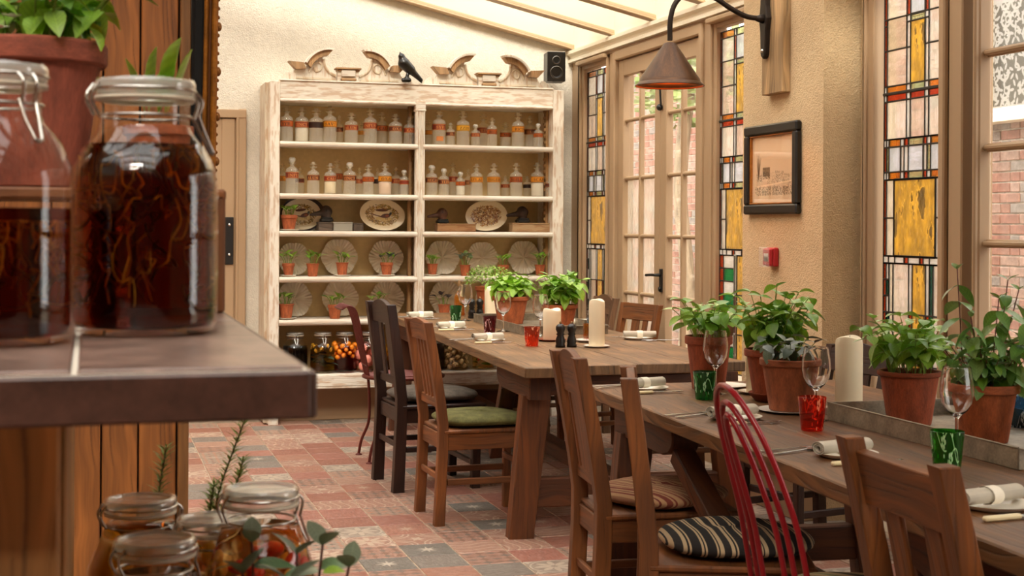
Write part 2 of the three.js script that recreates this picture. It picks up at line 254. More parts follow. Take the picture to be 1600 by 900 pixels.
function leadedWindow(name, z0, z1, label, ladder) {
  const w = struct(name, null, null, label, 'window'), W = z1 - z0, gx = XW + 0.03;
  const R = [], U = [0, 0.046, 0.386, 0.45, 0.69, 0.752, 1];
  const row = (y0, y1, cols, us = U) => cols.forEach((c, i) => c && R.push([us[i], us[i + 1], y0, y1, c]));
  row(2.48, 2.52, ['red', 'orange', 'clear', 'green', 'clear', 'red']);
  row(2.345, 2.48, ['red', 'clear', 'red', 'blue', 'red', 'clear']);
  row(2.315, 2.345, ['red', '', 'white', 'green', 'white', '']);
  row(2.2, 2.315, ['red', '', 'clear', '', 'clear', '']); R.push([0.046, 0.386, 2.2, 2.345, 'brown'], [0.752, 1, 2.2, 2.345, 'clear'], [0.45, 0.69, 2.035, 2.315, 'amber']);
  row(2.035, 2.2, ['red', 'pink', 'clear', '', 'clear', 'clear']);
  row(2.0, 2.035, ['white', 'orange', 'white', 'green', 'white', 'orange']);
  row(1.965, 2.0, ['white', 'red', 'white', 'red', 'white', 'red']);
  row(1.79, 1.965, ['red', 'clear', 'white', 'pink', 'clear', 'clear']);
  const S = [0, 0.046, 0.09, 0.29, 0.35, 0.42, 0.67, 0.73, 0.79, 1];
  for (const y of [1.755, 1.605]) row(y, y + 0.035, ['white', 'white', 'orange', 'white', 'red', 'green', 'red', 'white', 'orange'], S);
  row(1.64, 1.755, ['red', 'green', 'blue', 'clear', 'white', 'blue', 'clear', 'green', 'blue'], S);
  for (const y of [1.43, 1.255]) row(y, y + 0.175, ['red', 'clear', '', 'clear'], [0, 0.046, 0.18, 0.87, 1]);
  R.push([0.18, 0.87, 1.255, 1.605, 'amber']);
  row(1.222, 1.255, ['white', 'white', 'white', 'red', 'white', 'red', 'white', 'white'], [0, 0.09, 0.2, 0.36, 0.43, 0.62, 0.68, 0.78, 1]);
  const [la, lb] = ladder;
  for (let k = 0; k < 10; k++) { const y1 = 1.222 - k * 0.075, y0 = y1 - 0.075, odd = k % 2; R.push([la, lb, y0, y1, odd ? (lb - la > 0.15 ? 'emerald' : 'teal') : 'white'], [0, la, y0, y1, 'red']); if (k % 3 === 2) { const t = y0, b = 0.225; for (const [u0, u1, c] of [[lb, lb + 0.07, 'clear'], [lb + 0.07, 0.44, k === 2 ? 'clear' : 'pink'], [0.44, 0.5, k === 5 ? 'red' : 'white'], [0.5, 0.72, 'amber'], [0.72, 0.78, k === 5 ? 'red' : 'white'], [0.78, 0.84, k === 2 ? 'teal' : 'emerald'], [0.84, 1, 'clear']]) R.push([u0, u1, t, t + b, c]); } }
  const bars = [], bar = (za, zb, ya, yb, t) => bars.push(cbox(0.009, Math.max(yb - ya, t), Math.max(zb - za, t), gx, (ya + yb) / 2, (za + zb) / 2, 0.0015));
  const seenB = new Set();
  for (const [u0, u1, y0, y1, c] of R) {
    const za = z0 + u0 * W, zb = z0 + u1 * W; part(w, 'pane', cbox(0.004, y1 - y0 - 0.003, zb - za - 0.003, 0, 0, 0, 0.0005), PG[c], [gx, (y0 + y1) / 2, (za + zb) / 2]);
    for (const [a, b, e, f] of [[za, za, y0, y1], [zb, zb, y0, y1], [za, zb, y0, y0], [za, zb, y1, y1]]) { const key = [a, b, e, f].map((q) => q.toFixed(3)).join(); if (!seenB.has(key)) { seenB.add(key); bar(a, b, e, f, c === 'blue' || c === 'amber' && u1 - u0 > 0.5 ? 0.011 : 0.0075); } }
  }
  part(w, 'lead_cames', merge(bars), lead);
  part(w, 'saddle_bar', cbox(0.012, 0.014, W, gx - 0.006, 2.0, (z0 + z1) / 2, 0.003), lead);
  return w;
}
const joineryPost = (z, wd, x = XW + 0.02, dp = 0.1, y0 = 0.42, y1 = 2.6) => cbox(dp, y1 - y0, wd, x + dp / 2 - 0.02, (y0 + y1) / 2, z, 0.006);
function casing(w, z0, z1, y0, y1, t = 0.05) { // stepped frame round an opening
  const g = [];
  for (const [z, s] of [[z0, 1], [z1, -1]]) g.push(cbox(0.066, y1 - y0, t, XW + 0.03, (y0 + y1) / 2, z + s * t / 2, 0.006), cbox(0.09, y1 - y0, 0.022, XW + 0.025, (y0 + y1) / 2, z + s * 0.011, 0.008));
  g.push(cbox(0.06, t, z1 - z0, XW + 0.03, y1 - t / 2, (z0 + z1) / 2, 0.006), cbox(0.06, t, z1 - z0, XW + 0.03, y0 + t / 2, (z0 + z1) / 2, 0.006), cbox(0.17, 0.03, z1 - z0, XW + 0.035, y1 - 0.012, (z0 + z1) / 2, 0.006), cbox(0.2, 0.03, z1 - z0, XW + 0.02, y0 + 0.015, (z0 + z1) / 2, 0.006));
  part(w, 'window_frame', merge(g), M.joinery);
}
casing(leadedWindow('window_1', -10.075, -9.6, 'leaded stained glass window nearest the bookcase', [0.05, 0.12]), -10.14, -9.54, 0.42, 2.6, 0.06);
casing(leadedWindow('window_2', -7.735, -7.26, 'leaded stained glass window between the French doors and the pier', [0.12, 0.42]), -7.79, -7.2, 0.42, 2.6, 0.055);
casing(leadedWindow('window_3', -5.925, -5.437, 'large leaded stained glass window with an amber panel nearest the viewer', [0.05, 0.1]), -6.04, -5.37, 0.42, 2.6, 0.07);
struct('trim_3', merge([joineryPost(-9.48, 0.11), joineryPost(-7.86, 0.12), joineryPost(-10.18, 0.08), joineryPost(-6.06, 0.04), joineryPost(-5.3, 0.13), joineryPost(-5.23, 0.05, XW - 0.02)]), M.joinery, 'beige posts between the windows', 'moulding');
// ---------- French doors ----------
{
  const d = struct('door_2', null, null, 'glazed French doors onto the brick yard', 'door'), zA = -9.41, zB = -7.93, zM = -8.615, gx = XW + 0.035;
  part(d, 'door_frame', merge([cbox(0.15, 2.6, 0.05, XW + 0.055, 1.3, zA, 0.008), cbox(0.15, 2.6, 0.05, XW + 0.055, 1.3, zB, 0.008), cbox(0.144, 0.07, zB - zA, XW + 0.055, 2.57, (zA + zB) / 2, 0.008), cbox(0.18, 0.03, zB - zA, XW + 0.055, 0.015, (zA + zB) / 2, 0.004)]), M.joinery);
  for (const [a, b] of [[zA + 0.03, zM], [zM + 0.004, zB - 0.03]]) {
    const y0 = 0.03, y1 = 2.53, st = 0.095, leaf = part(d, 'door_leaf', merge([cbox(0.05, y1 - y0, st, gx, (y0 + y1) / 2, a + st / 2), cbox(0.05, y1 - y0, st, gx, (y0 + y1) / 2, b - st / 2), cbox(0.045, 0.11, b - a, gx, y1 - 0.055, (a + b) / 2), cbox(0.045, 0.26, b - a, gx, y0 + 0.13, (a + b) / 2)]), M.joinery);
    const bars = [], ys = [y0 + 0.26, 0.545, 0.933, 1.321, 1.714, 2.112, y1 - 0.11], zm = (a + b) / 2;
    for (const y of ys.slice(1, -1)) bars.push(at(lathe([[0, 0], [0.014, 0], [0.014, b - a - 2 * st], [0, b - a - 2 * st]], 10), gx, y, a + st, Math.PI / 2), cbox(0.03, 0.018, b - a - 2 * st, gx + 0.008, y, zm, 0.003));
    bars.push(cbox(0.036, y1 - y0 - 0.37, 0.026, gx, (y0 + 0.26 + y1 - 0.11) / 2, zm, 0.006));
    part(leaf, 'glazing_bars', merge(bars), M.joinery);
    for (let i = 0; i < ys.length - 1; i++) for (const [p, q] of [[a + st, zm], [zm, b - st]]) part(leaf, 'pane', cbox(0.004, ys[i + 1] - ys[i] - 0.012, q - p - 0.012, gx + 0.012, (ys[i] + ys[i + 1]) / 2, (p + q) / 2, 0.0005), i < 4 && a < zM - 0.1 ? PG.clear : M.glass);
  }
  const h = part(d, 'door_handle', merge([cbox(0.012, 0.15, 0.04, gx - 0.03, 1.04, -8.575), at(lathe([[0, 0], [0.012, 0], [0.009, 0.05], [0, 0.05]], 10), gx - 0.03, 1.075, -8.575, 0, 0, Math.PI / 2), tube([[gx - 0.075, 1.075, -8.575], [gx - 0.08, 1.075, -8.63], [gx - 0.08, 1.07, -8.71]], 0.009)]), M.black);
  part(h, 'keyhole_plate', at(lathe([[0, 0], [0.018, 0], [0.014, 0.01], [0, 0.012]], 12), gx - 0.035, 0.985, -8.575, 0, 0, Math.PI / 2), M.black);
  part(d, 'window_stay', merge([tube([[gx - 0.04, 2.16, -8.57], [gx - 0.05, 2.35, -8.57], [gx - 0.05, 2.5, -8.56]], 0.007), at(sphere(0.022), gx - 0.04, 2.15, -8.59)]), M.black);
}
// ---------- clear windows at the right edge and beyond it ----------
for (const [nm, z0, z1, lab] of [['window_4', -5.165, -3.64, 'clear glazed window at the right edge with a view of brick'], ['window_5', -3.3, -0.9, 'clear glazed window beyond the right edge of the view']]) {
  const w = struct(nm, null, null, lab, 'window'), gx = XW + 0.035, zs = [z0 + 0.028, z0 + (z1 - z0) * 0.365, z0 + (z1 - z0) * 0.69, z1 - 0.028], ys = [0.5, 0.545, 0.935, 1.322, 1.716, 2.106, 2.5];
  casing(w, z0, z1, 0.42, 2.6, 0.028);
  for (const y of ys.slice(1, -1)) part(w, 'glazing_bar', merge([cbox(0.04, 0.022, z1 - z0 - 0.05, gx, y, (z0 + z1) / 2, 0.007), cbox(0.02, 0.034, z1 - z0 - 0.05, gx + 0.01, y, (z0 + z1) / 2, 0.004)]), M.joinery);
  for (const z of zs.slice(1, -1)) part(w, 'glazing_bar', cbox(0.04, 2.0, 0.026, gx, 1.5, z, 0.007), M.joinery);
  for (let i = 0; i < ys.length - 1; i++) for (let j = 0; j < 3; j++) part(w, 'pane', cbox(0.004, ys[i + 1] - ys[i] - 0.014, zs[j + 1] - zs[j] - 0.014, gx + 0.012, (ys[i] + ys[i + 1]) / 2, (zs[j] + zs[j + 1]) / 2, 0.0005), M.glass);
}
// ---------- yard outside: brick wall with bricks, paving, a window with a lace curtain, shrubs ----------
{
  const XO = 6.3, yard = struct('yard_paving', wallBox(XW + 0.17, 14, -0.25, -0.06, -22, 6), std('#b9a890', 0.9, { map: mottleT }), 'pale paving of the yard outside', 'paving');
  const wall = struct('yard_wall', wallBox(XO, XO + 0.25, -0.1, 3.4, -19, -1.5), std('#e6dccb', 0.95, { map: mottleT }), 'red brick wall across the yard seen through the windows', 'wall');
  const bm = ['#c29482', '#b98472', '#c3a08f', '#cba898', '#ada198', '#bd8c79'].map((c) => std(c, 0.9, { map: mottleT }));
  const bg = [0.215, 0.102].map((l) => cbox(0.03, 0.064, l, 0, 0, 0, 0.004)), stuff = bm.map(() => []), list = [];
  reseed(99);
  for (let r = 0; r < 44; r++) { let z = -19 + (r % 2) * 0.11, n = 0; while (z < -1.8) { const i = (r + n) % 3 === 1 ? 1 : 0, l = i ? 0.102 : 0.215; if (!(r > 28 && z > -9.25 && z < -7.25)) list.push([i, z + l / 2, 0.03 + r * 0.075, Math.floor(rnd() * bm.length), rr(-0.004, 0.004)]); z += l + 0.011; n++; } }
  const vis = ([, z, y]) => { const t = 3.51 / XO, wz = z * t, wy = 1.38 + (y - 1.38) * t; return wy > 0.9 && wy < 2.6 && ((wz < -4.7 && wz > -5.1) ? 3 : (wz > -8.95 && wz < -8) ? (wy < 2.2 ? 2 : 1) : 0) || 0; };
  list.sort((a, b) => vis(b) - vis(a) || b[1] - a[1]);
  list.forEach(([i, z, y, k, dx], n) => { if (n < 300) part(wall, 'brick', bg[i], bm[k], [XO + 0.002 + dx, y, z]); else stuff[k].push(bg[i].clone().translate(XO + 0.002 + dx, y, z)); });
  stuff.forEach((l, k) => { if (l.length) part(wall, 'far_bricks', merge(l), bm[k]).userData = { kind: 'stuff' }; });
  const lace = canvasTex(512, 512, (c, w) => {
    c.fillStyle = '#4a463e'; c.fillRect(0, 0, w, w); c.strokeStyle = '#96928a'; c.fillStyle = '#94908a'; reseed(5);
    for (let i = 0; i < 46; i++) { const x = (i % 7) * 80 + rr(-8, 8), y = Math.floor(i / 7) * 80 + rr(-8, 8); c.lineWidth = 13; c.beginPath(); c.arc(x, y, 34, rnd() * 6, rnd() * 6 + 4); c.stroke(); c.lineWidth = 9; c.beginPath(); c.arc(x + 12, y, 15, rnd() * 6, rnd() * 6 + 4.5); c.stroke(); for (let k = 0; k < 5; k++) { const a = k * 1.25 + i; c.beginPath(); c.ellipse(x + 30 * Math.cos(a), y + 30 * Math.sin(a), 17, 7, a, 0, 7); c.fill(); } }
    c.fillRect(0, 470, w, 42);
  });
  const nw = thing('yard_window', 'white framed window with a lace curtain in the yard wall', 'window', [XO - 0.03, 2.2, -8.2]);
  const wy = 1.18;
  part(nw, 'frame', merge([cbox(0.06, wy, 0.08, 0, wy / 2, -0.86), cbox(0.06, wy, 0.08, 0, wy / 2, 0.86), cbox(0.055, 0.08, 1.72, 0, wy - 0.04, 0), cbox(0.055, 0.05, 1.72, 0, 0.025, 0), cbox(0.05, wy, 0.05, 0, wy / 2, 0)]), M.cream);
  part(nw, 'sill', cbox(0.16, 0.06, 1.85, -0.04, -0.03, 0), M.cream);
  const cg = cbox(0.01, wy, 1.66, 0.006, wy / 2, 0, 0.001); { const p = cg.attributes.position, uv = cg.attributes.uv; for (let i = 0; i < p.count; i++) uv.setXY(i, p.getZ(i) / 0.8, (p.getY(i)) / 0.8); }
  part(nw, 'lace_curtain', cg, std('#ffffff', 0.9, { map: lace }));
  const tr = thing('yard_tree', 'small tree with pale leaves against the yard wall', 'tree', [5.3, -0.06, -12.4]); reseed(17);
  part(tr, 'trunk', tube([[0, 0, 0], [0.04, 0.9, 0.03], [-0.03, 1.8, 0], [0.02, 2.7, 0.05]], 0.07, 8, 20), std('#b5a48c', 0.9, { map: mottleT }));
  const lv = []; for (let k = 0; k < 900; k++) { const d = V(rr(-1, 1), rr(-1, 1), rr(-1, 1)).normalize(), g = new THREE.PlaneGeometry(0.09, 0.045).rotateX(rnd() * 3).rotateY(rnd() * 6), q = d.multiplyScalar(Math.cbrt(rnd())); lv.push(g.translate(q.x * 0.55, 2.95 + q.y * 0.6, q.z * 0.75)); }
  part(tr, 'foliage', merge(lv), std('#8a9a5c', 0.7, { side: THREE.DoubleSide })).userData = { kind: 'stuff' };
}
// smooth-min union of tapered capsules, meshed: bones [[ax,ay,az,ra, bx,by,bz,rb], ...]
function blob(bones, res = 40, k = 0.01) {
  let lo = [1e9, 1e9, 1e9], hi = [-1e9, -1e9, -1e9];
  for (const b of bones) for (const o of [0, 4]) for (let i = 0; i < 3; i++) { lo[i] = Math.min(lo[i], b[o + i] - b[o + 3]); hi[i] = Math.max(hi[i], b[o + i] + b[o + 3]); }
  const c = lo.map((l, i) => (l + hi[i]) / 2), half = Math.max(...lo.map((l, i) => hi[i] - l)) / 2 * 1.15;
  const mc = new MarchingCubes(res, new THREE.MeshBasicMaterial(), false, false, 200000); mc.isolation = 0;
  for (let z = 0; z < res; z++) for (let y = 0; y < res; y++) for (let x = 0; x < res; x++) {
    const p = [x, y, z].map((q, i) => c[i] + (q - res / 2) / (res / 2) * half); let d = 1e9;
    for (const b of bones) {
      const ab = [b[4] - b[0], b[5] - b[1], b[6] - b[2]], ap = [p[0] - b[0], p[1] - b[1], p[2] - b[2]], l = ab[0] ** 2 + ab[1] ** 2 + ab[2] ** 2;
      const t = l ? clamp((ap[0] * ab[0] + ap[1] * ab[1] + ap[2] * ab[2]) / l) : 0, e = Math.hypot(ap[0] - ab[0] * t, ap[1] - ab[1] * t, ap[2] - ab[2] * t) - (b[3] + (b[7] - b[3]) * t);
      const h = clamp(0.5 + 0.5 * (d - e) / k); d = d * (1 - h) + e * h - k * h * (1 - h);
    }
    mc.field[x + y * res + z * res * res] = -d;
  }
  mc.update();
  const n = mc.count, g = new THREE.BufferGeometry(), pos = mc.positionArray.slice(0, n * 3), nor = mc.normalArray.slice(0, n * 3);
  for (let i = 0; i < n * 3; i++) pos[i] = pos[i] * half + c[i % 3];
  g.setAttribute('position', new THREE.BufferAttribute(pos, 3)); g.setAttribute('normal', new THREE.BufferAttribute(nor, 3));
  return boxUV(g);
}
const ORD = 'first second third fourth fifth sixth seventh eighth ninth tenth eleventh twelfth thirteenth fourteenth fifteenth sixteenth seventeenth eighteenth nineteenth twentieth twenty-first twenty-second twenty-third twenty-fourth twenty-fifth twenty-sixth'.split(' ');
const BZ = -9.97;
{
  const b = thing('bookcase', 'tall white distressed bookcase against the back wall', 'bookcase', [0, 0, 0]), p = M.paint;
  const xs = [1.258, 2.213, 2.287, 3.236], dz = 0.36, zc = -10.165;
  part(b, 'post', cbox(0.068, 2.375, dz + 0.03, 1.225, 1.1875, zc + 0.0), p); part(b, 'post', cbox(0.083, 2.375, dz + 0.03, 3.278, 1.1875, zc), p);
  part(b, 'side_moulding', merge([cbox(0.03, 2.36, dz - 0.04, 1.177, 1.19, zc - 0.02), cbox(0.012, 2.36, dz, 1.19, 1.19, zc - 0.01)]), M.white);
  part(b, 'crown_board', merge([cbox(1.98, 0.128, dz + 0.02, 2.247, 2.313, zc), cbox(1.98, 0.02, dz + 0.036, 2.247, 2.245, zc, 0.008)]), p);
  part(b, 'top_board', cbox(1.98, 0.012, dz + 0.045, 2.247, 2.382, zc - 0.003), p);
  const pil = part(b, 'pilaster', cbox(0.066, 2.03, 0.05, 2.25, 1.26, BZ - 0.027), p);
  for (let i = 0; i < 4; i++) part(pil, 'flute', merge([cbox(0.008, 1.86, 0.012, 2.224 + i * 0.0175, 1.27, BZ - 0.001, 0.003)]), p);
  part(pil, 'pilaster_cap', merge([cbox(0.08, 0.015, 0.065, 2.25, 2.2, BZ - 0.025), cbox(0.074, 0.06, 0.055, 2.25, 2.255 - 0.02, BZ - 0.024)]), p);
  part(b, 'partition', cbox(0.03, 2.0, dz - 0.05, 2.25, 1.25, zc - 0.02), M.pine);
  const brackets = []; for (const x of [2.205, 3.22]) for (const [y0, y1] of [[1.97, 2.24], [1.62, 1.91], [1.36, 1.55], [1.04, 1.29], [0.74, 0.97]]) for (let k = 0; k < (y1 - y0) / 0.045 - 1; k++) brackets.push(cbox(0.028, 0.026, 0.04, x, y0 + 0.03 + k * 0.045, -10.1, 0.006));
  for (const x of [2.2, 3.225]) part(b, 'carved_side_strip', merge([cbox(0.02, 1.54, 0.06, x, 1.49, -10.1), ...brackets.filter((g) => { g.computeBoundingBox(); return Math.abs(g.boundingBox.min.x - x) < 0.1; })]), M.pine);
  for (const [x0, x1] of [[1.25, 2.24], [2.26, 3.245]]) for (const y of [1.96, 1.6, 1.34, 1.022, 0.725]) {
    const w = x1 - x0, x = (x0 + x1) / 2;
    part(b, 'shelf', merge([cbox(w, 0.03, dz - 0.02, x, y - 0.015, zc - 0.01, 0.004), at(lathe([[0, 0], [0.02, 0], [0.02, w - 0.02], [0, w - 0.02]], 10), x0 + 0.01, y - 0.02, BZ - 0.008, 0, 0, -Math.PI / 2)]), p);
  }
  part(b, 'bench_top', merge([cbox(1.98, 0.035, dz + 0.02, 2.247, 0.329, zc + 0.01), cbox(1.976, 0.08, 0.024, 2.247, 0.3, BZ - 0.002), cbox(1.98, 0.016, 0.036, 2.247, 0.252, BZ - 0.01, 0.006)]), p);
  part(b, 'back_panel', cbox(2.0, 1.95, 0.012, 2.247, 1.3, ZB + 0.008), std('#efd29c', 0.9, { map: plasterT }));
  part(b, 'plinth', merge([cbox(1.0, 0.245, 0.16, 1.755, 0.1225, -10.26), cbox(0.98, 0.245, 0.16, 2.752, 0.1225, -10.26)]), std('#a07f5f', 0.6));
}
// ---------- broken pediments ----------
const cornice = wood('#cfa678', 0.7);
function pediment(cx, y0, label) {
  const o = thing('pediment', label, 'pediment', [cx, y0, BZ - 0.09]), S = 0.00455, X = (px) => (px - 543.5) * S, Y = (py) => (124.5 - py) * S;
  const half = (m) => {
    const P = (l) => l.map(([x, y]) => [m * X(x), Y(y)]), ord = (l) => (m < 0 ? l.reverse() : l);
    part(o, 'scroll_panel', boxUV(extrude(ord(P([[441, 124.5], [442.5, 119], [448, 113.5], [452, 112.5], [456, 117], [460, 113], [462, 107], [478, 107], [482, 98], [489, 91], [498, 86], [507, 84], [504.5, 91], [507, 101], [513, 109], [525, 116], [527, 124.5]])), 0.04)), M.paint);
    part(o, 'carved_relief', boxUV(merge([extrude(ord(P([[464, 122], [464, 119.5], [524, 121], [524, 124]])), 0.014), tube([...P([[484, 112], [488, 103], [497, 96], [503, 100], [501, 108], [494, 110], [492, 104]])].map(([x, y]) => [x, y, 0]), 0.008, 6, 40), tube(P([[506, 91], [508, 101], [514, 110], [525, 116.5]]).map(([x, y]) => [x, y, 0]), 0.01, 6, 20)])).translate(0, 0, 0.042), M.white);
    part(o, 'short_cornice', boxUV(extrude(ord(P([[451.5, 96.5], [474.5, 98], [478.5, 107.5], [463, 108.5]])), 0.085)), cornice);
    const arc = (r, a0, a1, n) => Array.from({ length: n + 1 }, (_, i) => { const a = a0 + (a1 - a0) * i / n; return [514 - r * Math.cos(a), 116 - r * Math.sin(a)]; });
    part(o, 'curved_cornice', boxUV(extrude(ord(P([...arc(40, 0.46, 1.72, 12), [512, 86], ...arc(30, 1.4, 0.36, 10)])), 0.08)), cornice);
    part(o, 'cornice_lip', boxUV(extrude(ord(P([...arc(41.5, 0.46, 1.74, 12), ...arc(38.5, 1.7, 0.46, 10)])), 0.1)), M.paint);
  };
  half(1); half(-1);
  part(o, 'keystone', merge([cbox(0.15, 0.085, 0.06, 0, 0.04, 0.035), cbox(0.1, 0.05, 0.02, 0, 0.055, 0.075, 0.012)]), M.paint);
  part(o, 'keystone_cap', merge([cbox(0.18, 0.014, 0.1, 0, 0.088, 0.045, 0.004), cbox(0.16, 0.014, 0.08, 0, 0.076, 0.04, 0.004)]), cornice);
  part(o, 'keystone_foot', cbox(0.11, 0.022, 0.03, 0, 0.011, 0.075, 0.009), cornice);
  return o;
}
pediment(1.735, 2.389, 'white carved broken pediment on the left of the bookcase top, beside the black bird');
pediment(2.755, 2.389, 'white carved broken pediment on the right of the bookcase top, beside the loudspeaker');
// ---------- black bird ----------
{
  const o = thing('bird_figure', 'glossy black crow figure perched on the left pediment', 'figurine', [2.135, 2.39, BZ + 0.04], 0.2), m = std('#16130f', 0.3);
  part(o, 'body', blob([[-0.018, 0.132, 0, 0.042, 0.03, 0.092, 0, 0.036], [-0.026, 0.15, 0, 0.03, -0.036, 0.178, 0, 0.024], [-0.036, 0.182, 0, 0.016, -0.05, 0.205, 0.004, 0.005], [0.03, 0.09, 0, 0.03, 0.115, 0.022, 0, 0.013], [0.04, 0.08, 0.0, 0.015, 0.118, 0.004, 0, 0.005], [-0.005, 0.14, 0.02, 0.014, 0.06, 0.062, 0.018, 0.009], [-0.005, 0.14, -0.02, 0.014, 0.06, 0.062, -0.018, 0.009]], 56, 0.008), m);
  part(o, 'perch', blob([[-0.02, 0.014, 0, 0.016, 0.018, 0.016, 0.004, 0.018], [0.0, 0.02, 0, 0.014, 0.01, 0.05, 0, 0.012], [0.01, 0.05, 0, 0.01, 0.012, 0.09, 0, 0.008]], 36, 0.008), m);
}
// ---------- loudspeaker ----------
{
  const o = thing('loudspeaker', 'small black loudspeaker with two round drivers high in the corner', 'speaker', [3.27, 2.44, -10.05], -0.12);
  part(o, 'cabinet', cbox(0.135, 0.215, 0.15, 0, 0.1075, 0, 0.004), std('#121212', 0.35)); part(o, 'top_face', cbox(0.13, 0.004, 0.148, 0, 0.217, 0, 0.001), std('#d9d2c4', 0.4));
  for (const [y, r] of [[0.065, 0.045], [0.155, 0.028]]) { const d = part(o, 'driver', at(lathe([[0, -0.004], [r * 0.25, -0.002], [r * 0.3, -0.008], [r * 0.85, 0.002], [r * 0.92, 0.007], [r, 0.004], [r, 0]], 28), 0, y, 0.0755, Math.PI / 2), std('#24221f', 0.5)); part(d, 'trim_ring', at(new THREE.TorusGeometry(r, 0.002, 6, 32), 0, y, 0.077), M.steel); }
  part(o, 'wall_bracket', cbox(0.03, 0.05, 0.2, 0.02, 0.1, -0.15), M.black);
}
// ---------- apothecary bottles ----------
const labelTex = (bg, fg, word) => canvasTex(256, 64, (c, w, h) => { c.fillStyle = bg; c.fillRect(0, 0, w, h); c.strokeStyle = fg; c.lineWidth = 4; c.strokeRect(-4, 5, w + 8, h - 10); c.fillStyle = fg; c.font = 'bold 44px serif'; c.textAlign = 'center'; c.textBaseline = 'middle'; c.fillText(word, w / 2, h / 2 + 2); });
const LAB = { amber: '#cc801e', orange: '#a8521e', red: '#7c2e1a', brown: '#582818', dark: '#2c1710', gold: '#d89c2a' };
const WORDS = ['SYR:', 'TINCT', 'KALO', 'RICINI', 'SCAM', 'ZINGIB', 'OL:', 'ALUM', 'OXAL', 'CALC', 'INFUS', 'BECAN'];
const labelMats = {};
const labelMat = (col, word) => labelMats[col + word] ??= std('#ffffff', 0.4, { map: labelTex(LAB[col], col === 'dark' ? '#4a2a1c' : col === 'amber' || col === 'gold' || col === 'orange' ? '#2a1206' : '#d08a4a', col === 'dark' ? '' : word) });
const frost = phys('#f2efe6', 0.35, { transmission: 0.55, thickness: 0 });
const fill = { pink: std('#d8b9a4', 0.6), cream: std('#e2d3b4', 0.6), grey: std('#cfc7ba', 0.6) };
const pxX = (px, z) => { const u = (px - 800) / 2250, s = 661 / 2250, c = 1 / Math.hypot(1, s), sn = s * c; return -z * (sn + u * c) / (c - u * sn); };
function bottle(px, w, y0, topPx, basePx, lab, word, back, content, label, group, stop, lab2) {
  const z = back ? -10.22 : -10.08, k = (-z * 1.035) / 2250 * 0.985, r = Math.max(w, 9) * k / 2, h = (basePx - topPx) * k * (back ? 0.98 : 1), x = pxX(px, z);
  const o = thing('apothecary_bottle', label, 'bottle', [x, y0, z], rr(-0.3, 0.3), group), hb = h * 0.63, hn = h * 0.8;
  part(o, 'glass_body', lathe([[0, 0.003], [r * 0.94, 0], [r, 0.004], [r, hb * 0.94], [r * 0.98, hb], [r * 0.9, hb + (hn - hb) * 0.25], [r * 0.66, hb + (hn - hb) * 0.46], [r * 0.4, hb + (hn - hb) * 0.58], [r * 0.32, hb + (hn - hb) * 0.72], [r * 0.32, hn], [r * 0.62, hn * 1.03], [r * 0.62, hn * 1.05], [r * 0.3, hn * 1.055]], 24), M.bottle);
  const s = hn * 1.05, st = h - s;
  part(o, 'stopper', stop === 'ball' ? lathe([[r * 0.28, s - st * 0.3], [r * 0.25, s], [r * 0.5, s + st * 0.25], [r * 0.55, s + st * 0.6], [r * 0.35, s + st * 0.95], [0, s + st]], 16) : lathe([[r * 0.28, s - st * 0.3], [r * 0.2, s + st * 0.2], [r * 0.22, s + st * 0.35], [r * 0.62, s + st * 0.4], [r * 0.62, s + st * 0.5], [r * 0.25, s + st * 0.6], [r * 0.3, s + st * 0.95], [0, s + st]], 16), stop === 'ball' ? frost : M.bottle);
  const lh = Math.min(hb * 0.27, 0.045), ly = hb * 0.66, g = new THREE.CylinderGeometry(r * 1.012, r * 1.012, lh, 24, 1, true, -1.9, 3.8).translate(0, ly + lh / 2, 0);
  part(o, 'label_band', g, labelMat(lab, word));
  if (lab2) part(o, 'small_label', new THREE.CylinderGeometry(r * 1.012, r * 1.012, lh * 0.75, 10, 1, true, -0.7, 1.1).translate(0, hb * 0.28, 0), std('#c87a3c', 0.6));
  if (content) part(o, 'powder', lathe([[0, 0.006], [r * 0.9, 0.006], [r * 0.92, hb * 0.62], [r * 0.5, hb * 0.66], [0, hb * 0.64]], 20), fill[content]);
}
